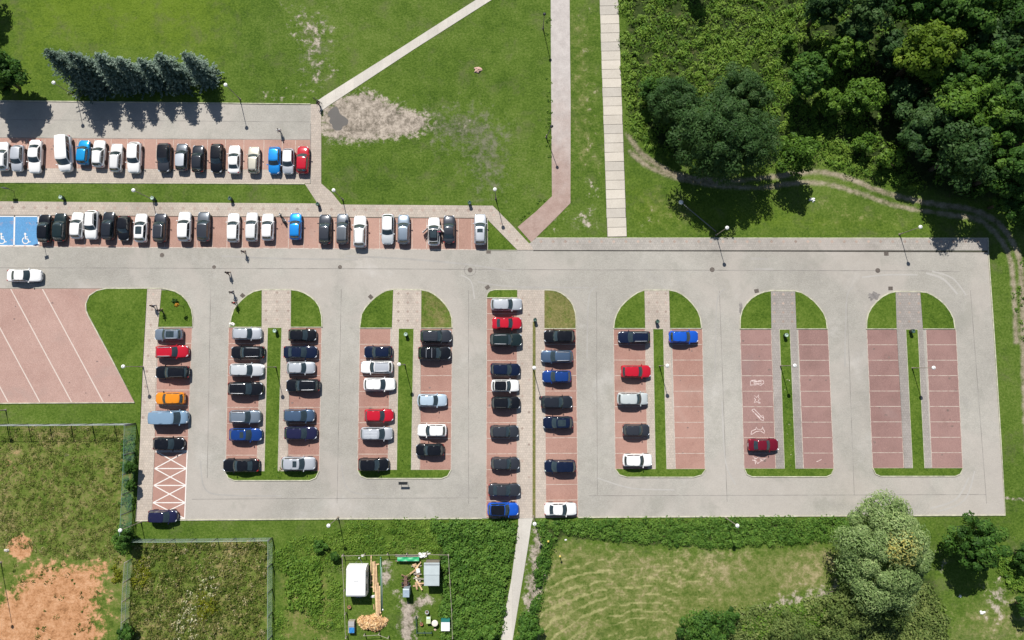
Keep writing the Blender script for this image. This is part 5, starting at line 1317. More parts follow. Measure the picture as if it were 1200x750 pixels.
for a in [
 # leftmost column
 ('estate', 'steel', (181, 214, 384.5, 399.5), 'L', 'steel blue estate with glass roof, topmost car of the leftmost column', ('glass_roof', 'rails'), 0),
 ('estate', 'red', (182.5, 221, 404.5, 420), 'R', 'red estate with silver roof rails in the leftmost column', ('rails',), 2),
 ('estate', 'black', (182, 222, 427.5, 445), 'L', 'black estate below the red estate in the leftmost column', ('dark_rails',), 0),
 ('small', 'orange', (182, 217, 459.5, 474), 'L', 'orange hatchback in the leftmost column', ('black_mirrors',), 0),
 ('van', 'van_blue', (176.5, 221, 481.5, 497), 'R', 'pale blue van below the orange hatchback', ('panel_van',), 1),
 ('hatch', 'black', (179.5, 216, 511, 529), 'R', 'black hatchback just above the white hatched bays', (), 0),
 ('mpv', 'indigo', (174, 208, 596.5, 613.5), 'R', 'dark indigo people carrier parked across the foot of the white hatched bays', (), 0),
 # first long island, left side
 ('estate', 'silver', (272, 307, 383.5, 398.5), 'R', 'silver estate, topmost car on the left side of the first long island', (), 0),
 ('estate', 'black', (270.5, 310, 405, 421), 'L', 'black estate with silver rails facing left, between two silver estates', ('rails',), 0),
 ('estate', 'pale_silver', (269, 309, 426, 441), 'R', 'pale silver estate below the black estate on the first long island', (), 0),
 ('suv', 'black', (267.5, 308.5, 447, 464), 'R', 'black SUV with silver rails below the pale silver estate', ('rails',), 0),
 ('suv', 'steel', (269, 306, 480, 496.5), 'R', 'slate grey SUV above the dark blue car with small sunroof', ('rails',), 0),
 ('hatch', 'deep_blue', (268, 308, 500, 518.5), 'R', 'dark blue hatchback with small sunroof below the slate grey SUV', ('sunroof',), 0),
 ('sedan', 'black', (261, 304, 535.5, 555), 'L', 'black saloon at the lower left corner of the first long island', (), 0),
 # first long island, right side
 ('hatch', 'black', (338, 371, 385, 400.5), 'R', 'black hatchback, topmost car on the right side of the first long island', (), 0),
 ('sedan', 'navy', (332.5, 372, 404, 421.5), 'R', 'dark navy saloon under the topmost black hatchback', (), 0),
 ('hatch', 'silver', (336, 369.5, 423.5, 438.5), 'R', 'silver hatchback on the right side of the first long island', (), 0),
 ('estate', 'black', (335, 375, 442.5, 461), 'L', 'black estate with silver rails facing left below the silver hatchback', ('rails',), 0),
 ('mpv', 'slate_blue', (332.5, 369, 478.5, 495.5), 'R', 'slate blue people carrier above the dark indigo hatchback', (), 0),
 ('hatch', 'indigo', (333, 372, 498, 517), 'R', 'dark indigo hatchback under the slate blue people carrier', (), 0),
 ('suv', 'silver', (330, 370, 533.5, 552.5), 'R', 'silver SUV with small sunroof at the lower right corner of the first long island', ('sunroof',), 0),
 # second long island
 ('hatch', 'navy', (426.5, 460, 404.5, 420.5), 'L', 'navy hatchback, topmost on the left side of the second long island', (), 0),
 ('estate', 'white', (422.5, 460.5, 422.5, 438), 'L', 'white estate with silver roof facing left under the navy hatchback', ('silver_roof', 'rails'), 0),
 ('hatch', 'white', (426, 463.5, 442, 458.5), 'R', 'white hatchback facing right under the white estate', (), 0),
 ('hatch', 'red', (427, 461.5, 479, 494.5), 'R', 'red hatchback on the left side of the second long island', (), 0),
 ('mpv', 'silver', (422.5, 460.5, 499.5, 516.5), 'R', 'silver people carrier with ribbed roof under the red hatchback', ('ribs',), 0),
 ('suv', 'black', (420, 456, 535, 553.5), 'R', 'black SUV at the lower left corner of the second long island', (), 0),
 ('suv', 'graphite', (492.5, 529.5, 386, 402), 'R', 'graphite SUV with ribbed roof under the dry lawn of the second long island', ('ribs',), 0),
 ('suv', 'black', (490, 528.5, 405, 422.5), 'R', 'black SUV with bright roof bars under the graphite SUV', ('bars',), 0),
 ('hatch', 'ice', (489, 524, 461.5, 476.5), 'R', 'ice blue hatchback alone in the middle of the second long island right side', (), 0),
 ('hatch', 'white', (489, 523.5, 496.5, 512), 'L', 'white hatchback facing left directly above a black hatchback', (), -1),
 ('hatch', 'black', (487, 520.5, 518.5, 536), 'L', 'black hatchback with glinting windscreen under the white left facing hatchback', (), 0),
 # middle island, left column
 ('estate', 'silver', (575, 612, 349.5, 364), 'R', 'silver estate at the top of the middle island', (), 0),
 ('sedan', 'red', (576.5, 611.5, 371.5, 386), 'R', 'bright red saloon in the middle island', (), 0),
 ('suv', 'black_green', (574, 612, 390, 406.5), 'R', 'black green SUV with silver rails under the bright red saloon', ('rails',), 0),
 ('hatch', 'navy', (574.5, 610, 425.5, 440.5), 'R', 'navy hatchback above the white car with black roof in the middle island', (), -2),
 ('hatch', 'white', (575.5, 608.5, 444, 460), 'R', 'white car with black roof facing right in the middle island', ('black_roof',), 0),
 ('suv', 'black', (575.5, 610, 463.5, 480.5), 'R', 'black SUV under the white car with black roof', ('dark_rails',), 0),
 ('hatch', 'graphite', (574, 608, 497, 514), 'R', 'graphite hatchback with brightly mirroring windscreen in the middle island', (), 0),
 ('hatch', 'graphite', (575, 609, 534.5, 551.5), 'R', 'graphite hatchback alone above the graphite saloon in the middle island', (), 0),
 ('sedan', 'graphite', (572, 610, 565, 583), 'R', 'graphite saloon directly above the blue car with black roof', (), 0),
 ('suv', 'blue', (571, 608, 586.5, 606.5), 'R', 'blue car with black roof at the foot of the middle island', ('black_roof',), 0),
 # middle island, right column
 ('suv', 'black', (637, 673.5, 385.5, 402.5), 'L', 'black SUV under the dry rounded lawn of the middle island', (), 0),
 ('estate', 'slate_blue', (633.5, 671.5, 409.5, 426), 'L', 'greyish blue estate between the black SUV and the blue hatchback', ('rails',), 0),
 ('hatch', 'deep_blue', (635, 669.5, 433, 449.5), 'L', 'mid blue hatchback in the right column of the middle island', (), 0),
 ('hatch', 'anthracite', (633.5, 671, 462.5, 480), 'R', 'charcoal hatchback by the lamp shadow in the right column of the middle island', (), 0),
 ('hatch', 'navy', (636, 671.5, 486.5, 504), 'L', 'navy hatchback with glass roof under the charcoal hatchback', ('glass_roof',), 0),
 ('mpv', 'navy', (637.5, 674.5, 537.5, 555), 'L', 'navy people carrier with empty bays above and below it', (), 0),
 ('sedan', 'white', (637.5, 676, 587.5, 605.5), 'R', 'white saloon with black windows at the lower right foot of the middle island', (), 0),
 # fourth and fifth islands
 ('estate', 'navy', (724, 762, 386.5, 404), 'L', 'dark navy estate with one bright rail, topmost car left of the blue hatchback', ('rails',), 0),
 ('hatch', 'red', (727.5, 763, 427, 443.5), 'R', 'red hatchback below the dark navy estate with one bright rail', (), 0),
 ('mpv', 'tan_silver', (723, 759.5, 460, 474.5), 'R', 'greenish silver people carrier under the red hatchback', (), 0),
 ('small', 'graphite', (729.5, 761.5, 495.5, 512.5), 'R', 'graphite small hatchback between the greenish silver people carrier and a white hatchback', (), 0),
 ('hatch', 'white', (729.5, 764.5, 531, 547.5), 'R', 'white hatchback at the foot of the half empty island', (), 0),
 ('hatch', 'blue', (783.5, 818.5, 386.5, 403), 'R', 'bright blue hatchback alone on the right side of the half empty island', (), 0),
 ('sedan', 'dark_red', (876.5, 912.5, 513, 529.5), 'R', 'dark red saloon alone among the chalk drawings', (), 0)]:
    place(a[0], a[1], a[2], a[3], a[4], GC, a[5], a[6])

# ------------------------------------------------------------------ street furniture
STEEL = plain('galvanised_steel', (0.20, 0.21, 0.21), 0.5, 0.6, 0.15, 3)
POLE = plain('weathered_lamp_pole', (0.26, 0.225, 0.18), 0.6, 0.2, 0.25, 2)
OPAL = plain('opal_globe', (0.82, 0.82, 0.80), 0.25, 0, 0.04, 2)
DARKM = plain('dark_metal', (0.03, 0.032, 0.035), 0.55, 0.2, 0.2, 4)
BINM = plain('bin_green', (0.03, 0.075, 0.06), 0.6, 0, 0.25, 4)
GREENW = plain('green_coated_wire', (0.17, 0.31, 0.25), 0.5, 0, 0.15, 3)
GREYW = plain('grey_wire', (0.42, 0.45, 0.45), 0.5, 0.3, 0.15, 3)
PALEW = plain('pale_green_wire', (0.34, 0.44, 0.38), 0.5, 0.1, 0.2, 3)
WOODG = plain('grey_weathered_wood', (0.33, 0.29, 0.24), 0.9, 0, 0.3, 3)
LH = 5.2
gl_mesh = MB().lathe([(0.05, -.23), (0.16, -.20), (0.24, -.09), (0.275, .02), (0.26, .10), (0.18, .165), (0.06, .20)], n=18).mesh('globe', OPAL)
cap_mesh = MB().lathe([(0.045, .19), (0.055, .22), (0.04, .25), (0.015, .27)], n=10).mesh('cap', STEEL)
foot_mesh = MB().lathe([(0.17, 0), (0.17, .05), (0.10, .09), (0.085, .95), (0.07, 1.0)], n=12).mesh('pole_foot', POLE)
dark_head = MB().lathe([(0.05, -.15), (0.20, -.10), (0.24, .0), (0.20, .10), (0.05, .16)], n=14).mesh('lamp_head', DARKM)
def lamp(hx, hy, label, base=None, dark=False, h=LH, z0=0.0):
    top = G(hx, hy, h)
    b = G(*base) if base else Vector((top.x, top.y, 0))
    # keep the post nearly upright
    off = Vector((top.x - b.x, top.y - b.y, 0))
    if off.length > .55: b = Vector((top.x, top.y, 0)) - off.normalized() * .55
    t = thing('street_lamp', label, 'street lamp', (b.x, b.y, z0), 0, 'lamp posts of the car park')
    d = Vector((top.x - b.x, top.y - b.y, h - z0))
    MB().tube([Vector((0, 0, .0)), d * .2, d * .94], [.065, .055, .04], 10).build('pole', POLE, t)
    part('pole_foot', foot_mesh, t)
    g = part('lamp_head' if dark else 'globe', dark_head if dark else gl_mesh, t, None, d)
    if not dark: part('cap', cap_mesh, g)
for a in [
 (63, 97, 'white globe lamp on the lawn between the broadleaf tree and the spruce row'), (264.5, 99.5, 'white globe lamp on the lawn just right of the last spruce'),
 (156.5, 223, 'white globe lamp on the grass strip above the black cars of the pavement row'), (391, 223, 'white globe lamp where the small footpath meets the pavement'),
 (580, 222, 'white globe lamp on the lawn above the angled end of the pavement'), (852, 267, 'white globe lamp above the main road at the foot of the fallen pole'),
 (1078.5, 266, 'white globe lamp above the far right end of the main road'), (144.5, 429.5, 'white globe lamp on the triangular lawn left of the leftmost column of cars'),
 (308.5, 430, 'white globe lamp on the grass strip of the first long island'), (467.7, 427, 'white globe lamp on the grass strip of the second long island'),
 (626, 431, 'white globe lamp on the thin dry strip of the middle island'), (782, 428.5, 'white globe lamp on the grass strip of the half empty island'),
 (931.3, 428.5, 'white globe lamp on the island with the chalk drawings'), (1094, 431, 'white globe lamp on the empty island at the far right'),
 (141, 621.5, 'white globe lamp beside the dark bush at the field fence corner'), (385, 616, 'white globe lamp on the grass above the garden plot'),
 (626.5, 614, 'white globe lamp beside the white footpath under the car park'), (864, 616, 'white globe lamp in the nettle strip above the mown field')]:
    lamp(*a)
lamp(638, 16.5, 'slim dark lamp at the upper end of the red brick path', (636.5, 31), True)
lamp(646.5, 148, 'slim dark lamp halfway along the red brick path', (638.5, 160), True)
lamp(-26, 483, 'lamp post at the left edge whose shadow crosses the field fence', None)
lamp(-72, 686, 'tall flood light post beyond the left edge shading the orange earth', (1, 659), True, 10.5)
# the fallen pole with a white globe
def fallen():
    a = G(839, 271.5, .1); b = G(798, 237, 1.1)
    t = thing('fallen_lamp_post', 'fallen lamp post with a white globe lying slanted over the shaded grass', 'lamp post', (a.x, a.y, 0))
    d = Vector((b.x - a.x, b.y - a.y, 1.0))
    MB().tube([Vector((0, 0, .15)), d * .5 + Vector((0, 0, .15)), d * .97 + Vector((0, 0, .1))], [.09, .075, .06], 10).build('pole', STEEL, t)
    o = part('globe', gl_mesh, t, None, d + Vector((0, 0, .05))); o.scale = (1.25, 1.25, 1.25)
    MB().tube([d * .80, Vector((d.x * .80, d.y * .80, 0))], .06, 8).build('prop', POLE, t)
fallen()
# litter bins
bin_m = MB().lathe([(.19, .04), (.23, .10), (.25, .78), (.25, .84)], n=14).mesh('bin_body', BINM)
ring_m = MB().lathe([(.27, .80), (.28, .86), (.19, .92), (.15, .86)], n=14).mesh('bin_rim', BINM)
post_m = MB().box((0, .30, .55), (.07, .07, 1.1)).mesh('post', STEEL)
RIMG = plain('bin_rim_pale', (0.34, 0.46, 0.38), 0.5, 0, 0.1, 4)
for x, y, lb, pale in [(73, 232, 'green litter bin with pale rim above the black cars by the blue bays', 1), (180, 233, 'green pale rimmed litter bin at the foot of the lamp on the grass strip', 1), (270.5, 233.5, 'dark litter bin on the grass strip above the leftmost of three white cars', 0),
                       (373, 240, 'dark litter bin at the corner where the footpath meets the pavement', 0), (550.5, 238.5, 'dark litter bin at the lawn edge above the silver estate with sunroof', 0), (323, 388, 'green litter bin at the head of the grass strip on the first long island', 1),
                       (476, 392, 'green litter bin at the head of the grass strip on the second long island', 1), (627, 375, 'black litter bin at the head of the thin dry strip', 0), (770, 377, 'dark litter bin on the crossing of the half empty island', 0),
                       (920.5, 393, 'green litter bin on the island with the chalk drawings', 1), (1068.5, 388.5, 'black litter bin on the empty island at the far right', 0)]:
    g = G(x, y, .5); t = thing('litter_bin', lb, 'bin', (g.x, g.y, .1), 0, 'litter bins')
    part('bin_body', bin_m, t, BINM if pale else DARKM); part('bin_rim', ring_m, t, RIMG if pale else BINM); part('post', post_m, t)
# signs
SIGN_B = plain('sign_blue', (0.03, 0.12, 0.38), 0.45, 0, 0.05, 4)
def sign(x, y, h, w, hh, label, rz=0.0, mat=STEEL, z0=0.08, post2=False):
    g = G(x, y)
    t = thing('road_sign', label, 'sign', (g.x, g.y, z0), rz)
    for sx in ((-w * .35, w * .35) if post2 else (0,)):
        MB().tube([(sx, 0, 0), (sx, 0, h)], .035, 8).build('post', STEEL, t)
    MB().box((0, -.03 if not post2 else 0, h - hh / 2), (w, .03, hh)).build('sign_plate', mat, t)
    MB().box((0, .0, h - hh / 2), (w * .9, .025, hh * .9)).build('plate_back', STEEL, t)
sign(16.3, 224, 2.2, .75, .9, 'upright sign on the grass strip above the blue disabled bays', 0, STEEL, 0)
sign(52.5, 289.5, 2.1, .6, .6, 'blue disabled parking sign behind the black car next to the blue bays', R(20), SIGN_B, .03)
def board():
    g = G(473.5, 565)
    t = thing('notice_board', 'low dark board on two posts at the foot of the second long island', 'board', (g.x, g.y, .03), 0)
    for sx in (-.5, .5): MB().tube([(sx, 0, 0), (sx, 0, .95)], .03, 8).build('post', DARKM, t)
    MB().box((0, 0, 0), (1.25, .42, .05), 0, Matrix.Rotation(R(14), 3, 'X')).build('panel', DARKM, t).location = (0, 0, 1.0)
board()
def sapling():
    g = G(215.5, 359)
    t = thing('sapling', 'small sapling with orange yellow leaves on the rounded lawn above the leftmost column', 'sapling', (g.x, g.y, .11))
    MB().tube([(0, 0, 0), (.02, 0, 1.0), (0, .02, 2.0)], [.03, .025, .015], 6).build('trunk', BARK, t)
    rng = np.random.default_rng(3); C = np.array([[0, 0, 2.1], [.12, .08, 1.95], [-.12, -.05, 2.0]])
    P, N, i = clump_points(rng, C, np.array([.26, .2, .2]), np.array([.28, .2, .2]), 60)
    FOL['autumn'] = foliage('leaves_orange', [(0, (.30, .10, .01)), (.5, (.55, .26, .03)), (1, (.70, .50, .08))])
    leaf_object('crown', P, N, .16 * np.ones(len(P)), .6, .5 + .25 * rng.normal(size=len(P)), FOL['autumn'], t, rng)
sapling()
tree(204.5, 353, 3.2, .9, 'forest', 'tiny dark bush on the rounded lawn left of the orange sapling', None, nclump=5, per=40, leaf=.2, name='bush', cat='bush', seed=201)
for x, y, lb, hh in ((656.3, 652, 'short post with yellow cap at the edge of the mown field', 1.4), (642.5, 634.5, 'short yellow topped marker among the weeds right of the white footpath', .7)):
    g = G(x, y, hh); t = thing('marker_post', lb, 'post', (g.x, g.y, 0)); MB().tube([(0, 0, 0), (0, 0, hh)], .05, 8).build('post', WOODG, t)
    MB().lathe([(.05, hh - .02), (.16, hh), (.15, hh + .07), (.04, hh + .12)], n=10).build('cap', plain('yellow_cap', (.70, .55, .12), .5), t)
# scattered pale litter and stones
WHITE_P = plain('white_plastic', (.78, .78, .76), .5, 0, .05, 3)
def lump(x, y, r, mat, label, name, cat, seed):
    rg = random.Random(seed); g = G(x, y, .1); mb = MB()
    n = 13; ph = [rg.uniform(.55, 1.25) for _ in range(n)]
    mb.lathe([(r * .9, 0), (r, r * .12), (r * .72, r * .38), (r * .35, r * .5), (.02, r * .46)], n=n, smooth=False)
    mb.v = [(v[0] * ph[i % n] * 1.15 + rg.uniform(-.12, .12) * r, v[1] * ph[i % n] * .85 + rg.uniform(-.12, .12) * r, v[2] * rg.uniform(.6, 1.3)) for i, v in enumerate(mb.v)]
    o = mb.build(name, mat); o.location = (g.x, g.y, 0.0 if name != 'paper_heap' else .04); tag(o, label, cat)
lump(952, 234, .42, WHITE_P, 'white plastic bag lying on grass under the dirt track', 'plastic_bag', 'bag', 1)
lump(1151.5, 718, .34, WHITE_P, 'white plastic bag on the dry grass below the round dark tree', 'plastic_bag', 'bag', 2)
lump(1125.5, 699, .24, WHITE_P, 'small white scrap on the grass right of the willow', 'plastic_bag', 'bag', 3)
lump(8, 645, .34, plain('pale_rubble', (.55, .52, .47), .9), 'flat pale rubble left of the round orange earth patch', 'rubble', 'rubble', 4)
lump(560, 82, .55, plain('brick_rubble', (.55, .36, .30), .9), 'reddish concrete ring stub on the big lawn', 'rubble', 'rubble', 5)
lump(272, 379.5, .42, plain('white_gravel', (.72, .70, .66), .9), 'white heap of grit at the left corner of the first long island', 'grit_heap', 'heap', 6)
lump(663, 633, .2, WHITE_P, 'white scrap in the weeds above the mown field', 'plastic_bag', 'bag', 7)

# ------------------------------------------------------------------ field fences
def fence(name, label, base, h, gap, wire, posts_mat, rails=(1.0,), mesh=True, lean=0.0, step=.28):
    pts = [G(*p) for p in base]
    t = thing(name, label, 'fence', (pts[0].x, pts[0].y, 0))
    o = pts[0]
    pm = MB().tube([(0, 0, 0), (0, 0, h)], .075, 8).mesh('post', posts_mat)
    fl = MB()
    for a, b in zip(pts[:-1], pts[1:]):
        d = b - a; n = max(1, round(d.length / gap)); u = d.normalized(); nr = Vector((-u.y, u.x, 0))
        for k in range(n + (1 if b is pts[-1] else 0)):
            p = a + d * (k / n); part('post', pm, t, None, p - o)
        for q in rails:
            MB().tube([a - o + Vector((0, 0, h * q)) , b - o + Vector((0, 0, h * q))], .022 if mesh else .03, 6).build('rail', posts_mat if not mesh else wire, t)
        if mesh:
            m = int(d.length / step)
            for k in range(m + 1):
                p = a + d * (k / max(m, 1)) - o
                w = .05 * math.sin(k * .9); fl.box(p + Vector((0, 0, h / 2)) + nr * w, (.014, .014, h))
            for z in np.arange(.1, h, step):
                fl.box((a + b) / 2 - o + Vector((0, 0, z)), (d.length, .014, .014), math.atan2(d.y, d.x))
    if mesh:
        w = fl.build('wire_mesh', wire, t); w['kind'] = 'stuff'
fence('field_fence', 'green wire mesh fence with steel posts along the top of the left field', [(-60, 496.5), (8, 497), (58, 497), (108, 496.6), (159, 496)], 3.0, 3.05, GREYW, STEEL)
fence('field_fence', 'green wire mesh fence running down the right side of the left field', [(159.3, 497), (158.5, 530), (156.5, 575), (154, 622)], 3.0, 3.6, GREENW, STEEL, step=.2)
fence('weed_plot_fence', 'green wire mesh fence along the top of the tall weed plot', [(158, 631.5), (205, 631.5), (255, 631), (319, 630)], 1.9, 3.1, PALEW, STEEL, step=.3)
fence('weed_plot_fence', 'green wire mesh fence down the right side of the tall weed plot', [(319.4, 630.6), (319, 690), (319, 772)], 1.9, 3.1, PALEW, STEEL, step=.28)
fence('boundary_fence', 'grey fence with pale posts between the orange field and the weed plot', [(155, 655), (152, 700), (150, 772)], 2.0, 2.6, GREYW, WOODG, (1.0, .5), True)
fence('garden_fence', 'thin rail fence along the top of the garden plot', [(403, 649), (428, 648.5), (455, 648), (500, 647.5), (526, 648)], 1.1, 3.0, WOODG, WOODG, (1.0,), False)
fence('garden_fence', 'thin rail fence down the right side of the garden plot', [(526.3, 649), (528, 680), (530, 712), (531, 745)], 1.1, 3.4, WOODG, WOODG, (1.0,), False)
fence('garden_fence', 'thin rail fence down the left side of the garden plot', [(403, 650), (405, 690), (407, 745)], 1.1, 3.4, WOODG, WOODG, (.95,), False)
fence('garden_fence', 'low bent rail behind the wood pile at the bottom of the garden', [(428, 742), (445, 741), (456, 745)], 1.0, 1.6, WOODG, WOODG, (1.0,), False)

# ------------------------------------------------------------------ garden plot
def wood(c): return plain('wood', c, .8, 0, .25, 3)
W_LIGHT, W_MID, W_BROWN = wood((.66, .46, .26)), wood((.50, .33, .19)), wood((.16, .10, .07))
def caravan():
    h = 2.35; a = G(405.8, 664.5, h); b = G(428, 700.5, h)
    cx, cy = (a.x + b.x) / 2, (a.y + b.y) / 2; w = b.x - a.x; l = a.y - b.y
    t = thing('caravan', 'white caravan with flat roof standing in the garden plot', 'caravan', (cx, cy, 0))
    body = MB(); prof = [(-.5, .45), (-.5, 1.6), (-.47, 2.2), (-.42, h), (.40, h), (.46, 2.15), (.5, 1.5), (.5, .45)]
    vs = []; n = len(prof)
    for i, k in enumerate((-1, -.94, .94, 1)):
        for y, z in prof: vs.append((k * w / 2, y * l, z - (.07 if abs(k) == 1 and z > 2 else 0)))
    fs = [(i * n + j, i * n + (j + 1) % n, (i + 1) * n + (j + 1) % n, (i + 1) * n + j) for i in range(3) for j in range(n)] + [tuple(range(n - 1, -1, -1)), tuple(range(3 * n, 4 * n))]
    o = body.add(vs, [tuple(reversed(f)) for f in fs]).build('body', plain('caravan_white', (.80, .80, .80), .5, 0, .03, 1), t)
    bm = bmesh.new(); bm.from_mesh(o.data); bmesh.ops.recalc_face_normals(bm, faces=bm.faces); bm.to_mesh(o.data); bm.free()
    MB().box((0, l * .1, h + .04), (.55, .55, .08)).build('roof_hatch', OPAL, t)
    for y in (-.22, .2): MB().box((w / 2 + .005, y * l, 1.45), (.03, .95, .55)).build('window', GLASS, t)
    MB().box((0, -l / 2 - .005, 1.5), (1.2, .03, .6)).build('window', GLASS, t)
    MB().box((w / 2 + .006, -.40 * l, 1.2), (.03, .55, 1.6)).build('door', plain('caravan_door', (.7, .7, .68), .5), t)
    MB().tube([(-.5, l / 2, .5), (0, l / 2 + .75, .45), (.5, l / 2, .5)], .045, 6).build('drawbar', STEEL, t)
    MB().lathe([(.05, 0), (.12, .05), (.12, .3), (.03, .45)], (0, l / 2 + .72, .2), 8).build('jockey_wheel', OPAL, t)
    for sx in (-1, 1):
        w_ = part('wheel', CM['hatch']['tyre'], t, None, (sx * (w / 2 - .1), 0, .32), (0, R(90) * sx, 0)); part('rim', CM['hatch']['rim'], w_)
    MB().box((.0, -l / 2 - .35, .3), (.85, .6, .06)).build('step', STEEL, t)
caravan()
def shed():
    h = 2.2; a = G(496.8, 659.5, h); b = G(514.8, 686.8, h)
    cx, cy = (a.x + b.x) / 2, (a.y + b.y) / 2; w = b.x - a.x; l = a.y - b.y
    t = thing('garden_shed', 'small garden shed with a pale grey two panel roof', 'shed', (cx, cy, 0))
    MB().box((0, 0, .98), (w - .25, l - .3, 1.96)).build('wall', plain('shed_boards', (.20, .17, .14), .8), t)
    rf = plain('grey_sheet_roof', (.46, .52, .53), .55, .1, .08, 1)
    MB().box((0, l * .24, h - .03), (w, l * .52, .05), 0, Matrix.Rotation(R(-2.5), 3, 'X')).build('roof_panel', rf, t)
    MB().box((0, -l * .25, h - .10), (w * .98, l * .50, .05), 0, Matrix.Rotation(R(3), 3, 'X')).build('roof_panel', rf, t)
    MB().box((0, l * .5 - .2, h + .03), (w * .96, .16, .05)).build('ridge_strip', plain('grey_ridge', (.30, .33, .34), .6), t)
    MB().box((-.2, -l * .5 + .14, .95), (.8, .04, 1.8)).build('door', W_BROWN, t)
shed()
def planks(name, label, cat, items, mats, base_z=.18):
    g = G(*items[0][0]); t = thing(name, label, cat, (g.x, g.y, 0))
    for i, (p, q, w, z) in enumerate(items):
        a = G(*p); b = G(*q); d = b - a
        MB().box((a + b) / 2 - Vector((g.x, g.y, 0)) + Vector((0, 0, base_z + z)), (d.length, w, .07), math.atan2(d.y, d.x)).build('plank', mats[i % len(mats)], t)
planks('timber_stack', 'long stack of new pale planks right of the white caravan', 'timber', [((435.3, 650), (434.8, 684), .14, 0), ((437.6, 657.5), (438.4, 693), .2, .08), ((439.4, 657), (441, 698), .22, .1), ((441.2, 662), (442.2, 692), .16, 0), ((440.6, 684), (442.2, 719), .26, .2), ((443.2, 682), (443.9, 722), .28, .16), ((445.4, 686), (446.2, 718), .22, .06),
   ((434.5, 673.5), (440.5, 672.5), .2, -.1), ((434.5, 680.5), (441, 680), .2, -.1), ((433.8, 687.5), (442, 687.5), .2, -.1), ((438, 661.5), (444.5, 660.8), .16, -.1), ((438, 708), (438.5, 714), .12, -.12)], [W_LIGHT, W_LIGHT, W_MID])
def pole(p, q, r, mat, label, name, cat, z=.25):
    a = G(*p); b = G(*q); o = MB().tube([a - a + Vector((0, 0, z)), b - a + Vector((0, 0, z))], r, 8).build(name, mat); o.location = a; tag(o, label, cat)
pole((446.4, 652), (447, 716), .09, plain('green_pipe', (.08, .22, .12), .5), 'long green pipe lying along the right side of the planks', 'pipe', 'pipe')
pole((447.4, 664), (448, 712), .05, plain('pale_pipe', (.55, .6, .6), .5), 'thin pale pipe lying beside the green pipe', 'pipe', 'pipe', .1)
lump(437, 699, .3, WHITE_P, 'white plastic sheet between the caravan and the planks', 'plastic_sheet', 'sheet', 12)
lump(448, 715, .17, WHITE_P, 'white lid at the lower end of the green pipe', 'pot_lid', 'lid', 13)
def wood_pile():
    rng = np.random.default_rng(9); n = 900
    r = np.sqrt(rng.random(n)); a = rng.random(n) * 6.283; g = G(437, 729)
    x = r * np.cos(a) * 2.15 * (1 + .10 * np.sin(3 * a)); y = r * np.sin(a) * 1.12 * (1 + .12 * np.cos(5 * a)); z = .95 * (1 - r ** 2) * (.7 + .3 * rng.random(n)) + .08
    o = leaf_object('wood_pile', np.stack([x, y, z], 1), rng.normal(size=(n, 3)) * .55 + np.array([0, 0, 1]), .30 + .2 * rng.random(n), .42, .55 + .28 * rng.normal(size=n), FOL['chips'], None, rng)
    mb = MB(); mb.lathe([(1.0, 0), (.85, .35), (.5, .68), (.1, .82)], n=16); mb.v = [(v[0] * 2.0, v[1] * 1.0, v[2]) for v in mb.v]
    o.location = (g.x, g.y, 0); tag(o, 'heap of freshly split pale wood in front of the caravan', 'wood pile')
    mb.build('heap_core', W_MID, o)
wood_pile()
def scrap():
    rg = random.Random(4); g = G(490, 675); t = thing('scrap_wood_heap', 'heap of scrap boards and pallets against the left side of the shed', 'wood heap', (g.x, g.y, 0))
    for k in range(26):
        px = rg.uniform(485.5, 495); py = rg.uniform(660, 688)
        if px < 488 and py > 672: px += 3
        p = G(px, py) - g; MB().box(p + Vector((0, 0, .12 + .04 * (k % 9))), (rg.uniform(.4, 1.5), rg.uniform(.1, .24), .05), rg.uniform(-.5, 2.2)).build('board', [W_LIGHT, W_MID, WOODG, W_LIGHT, plain('pale_board', (.72, .66, .55), .8)][k % 5] if k < 5 else [W_LIGHT, W_MID, WOODG][k % 3], t)
    MB().box(G(490.5, 667.5) - g + Vector((0, 0, .5)), (.5, .6, .06), .2).build('board', WHITE_P, t)
scrap()
def cart():
    g = G(475.8, 681); t = thing('garden_cart', 'rusty brown garden machine with tines above the blue grey cabinet', 'cart', (g.x, g.y, 0))
    RUST = plain('rusty_iron', (.17, .10, .075), .9, .1, .35, 5)
    MB().box((0, 0, .45), (.45, 1.8, .10)).build('frame', RUST, t)
    for y in (-.7, -.2, .3, .8):
        MB().tube([(-.62, y, .15), (-.3, y + .1, .55), (.3, y - .1, .55), (.62, y, .15)], .06, 6).build('tine', RUST, t)
    for sx in (-1, 1):
        MB().tube([(sx * .15, .9, .5), (sx * .5, 1.15, .8)], .05, 6).build('handle', W_MID, t)
        w = part('wheel', CM['small']['tyre'], t, None, (sx * .42, -.3, .29), (0, R(90) * sx, 0)); part('rim', CM['small']['rim'], w)
cart()
def cabinet():
    h = 1.7; a = G(472.2, 689.8, h); b = G(479.6, 699.8, h); cx, cy = (a.x + b.x) / 2, (a.y + b.y) / 2
    t = thing('garden_cabinet', 'narrow upright blue grey cabinet with a long shadow in the middle of the garden', 'cabinet', (cx, cy, 0))
    w, l = b.x - a.x, a.y - b.y
    MB().box((0, 0, h / 2), (w - .06, l - .08, h - .02)).build('body', plain('cabinet_grey', (.22, .27, .31), .6), t)
    MB().box((0, 0, h + .02), (w, l, .05)).build('lid', plain('cabinet_lid', (.30, .38, .45), .5), t)
    MB().box((0, l / 2 - .1, h + .06), (w * .98, .16, .03)).build('lid_strip', plain('pale_strip', (.6, .68, .72), .5), t)
    MB().box((0, -l / 2 + .02, h * .5), (w * .8, .03, h * .85)).build('door', plain('cabinet_door', (.18, .22, .26), .6), t)
cabinet()
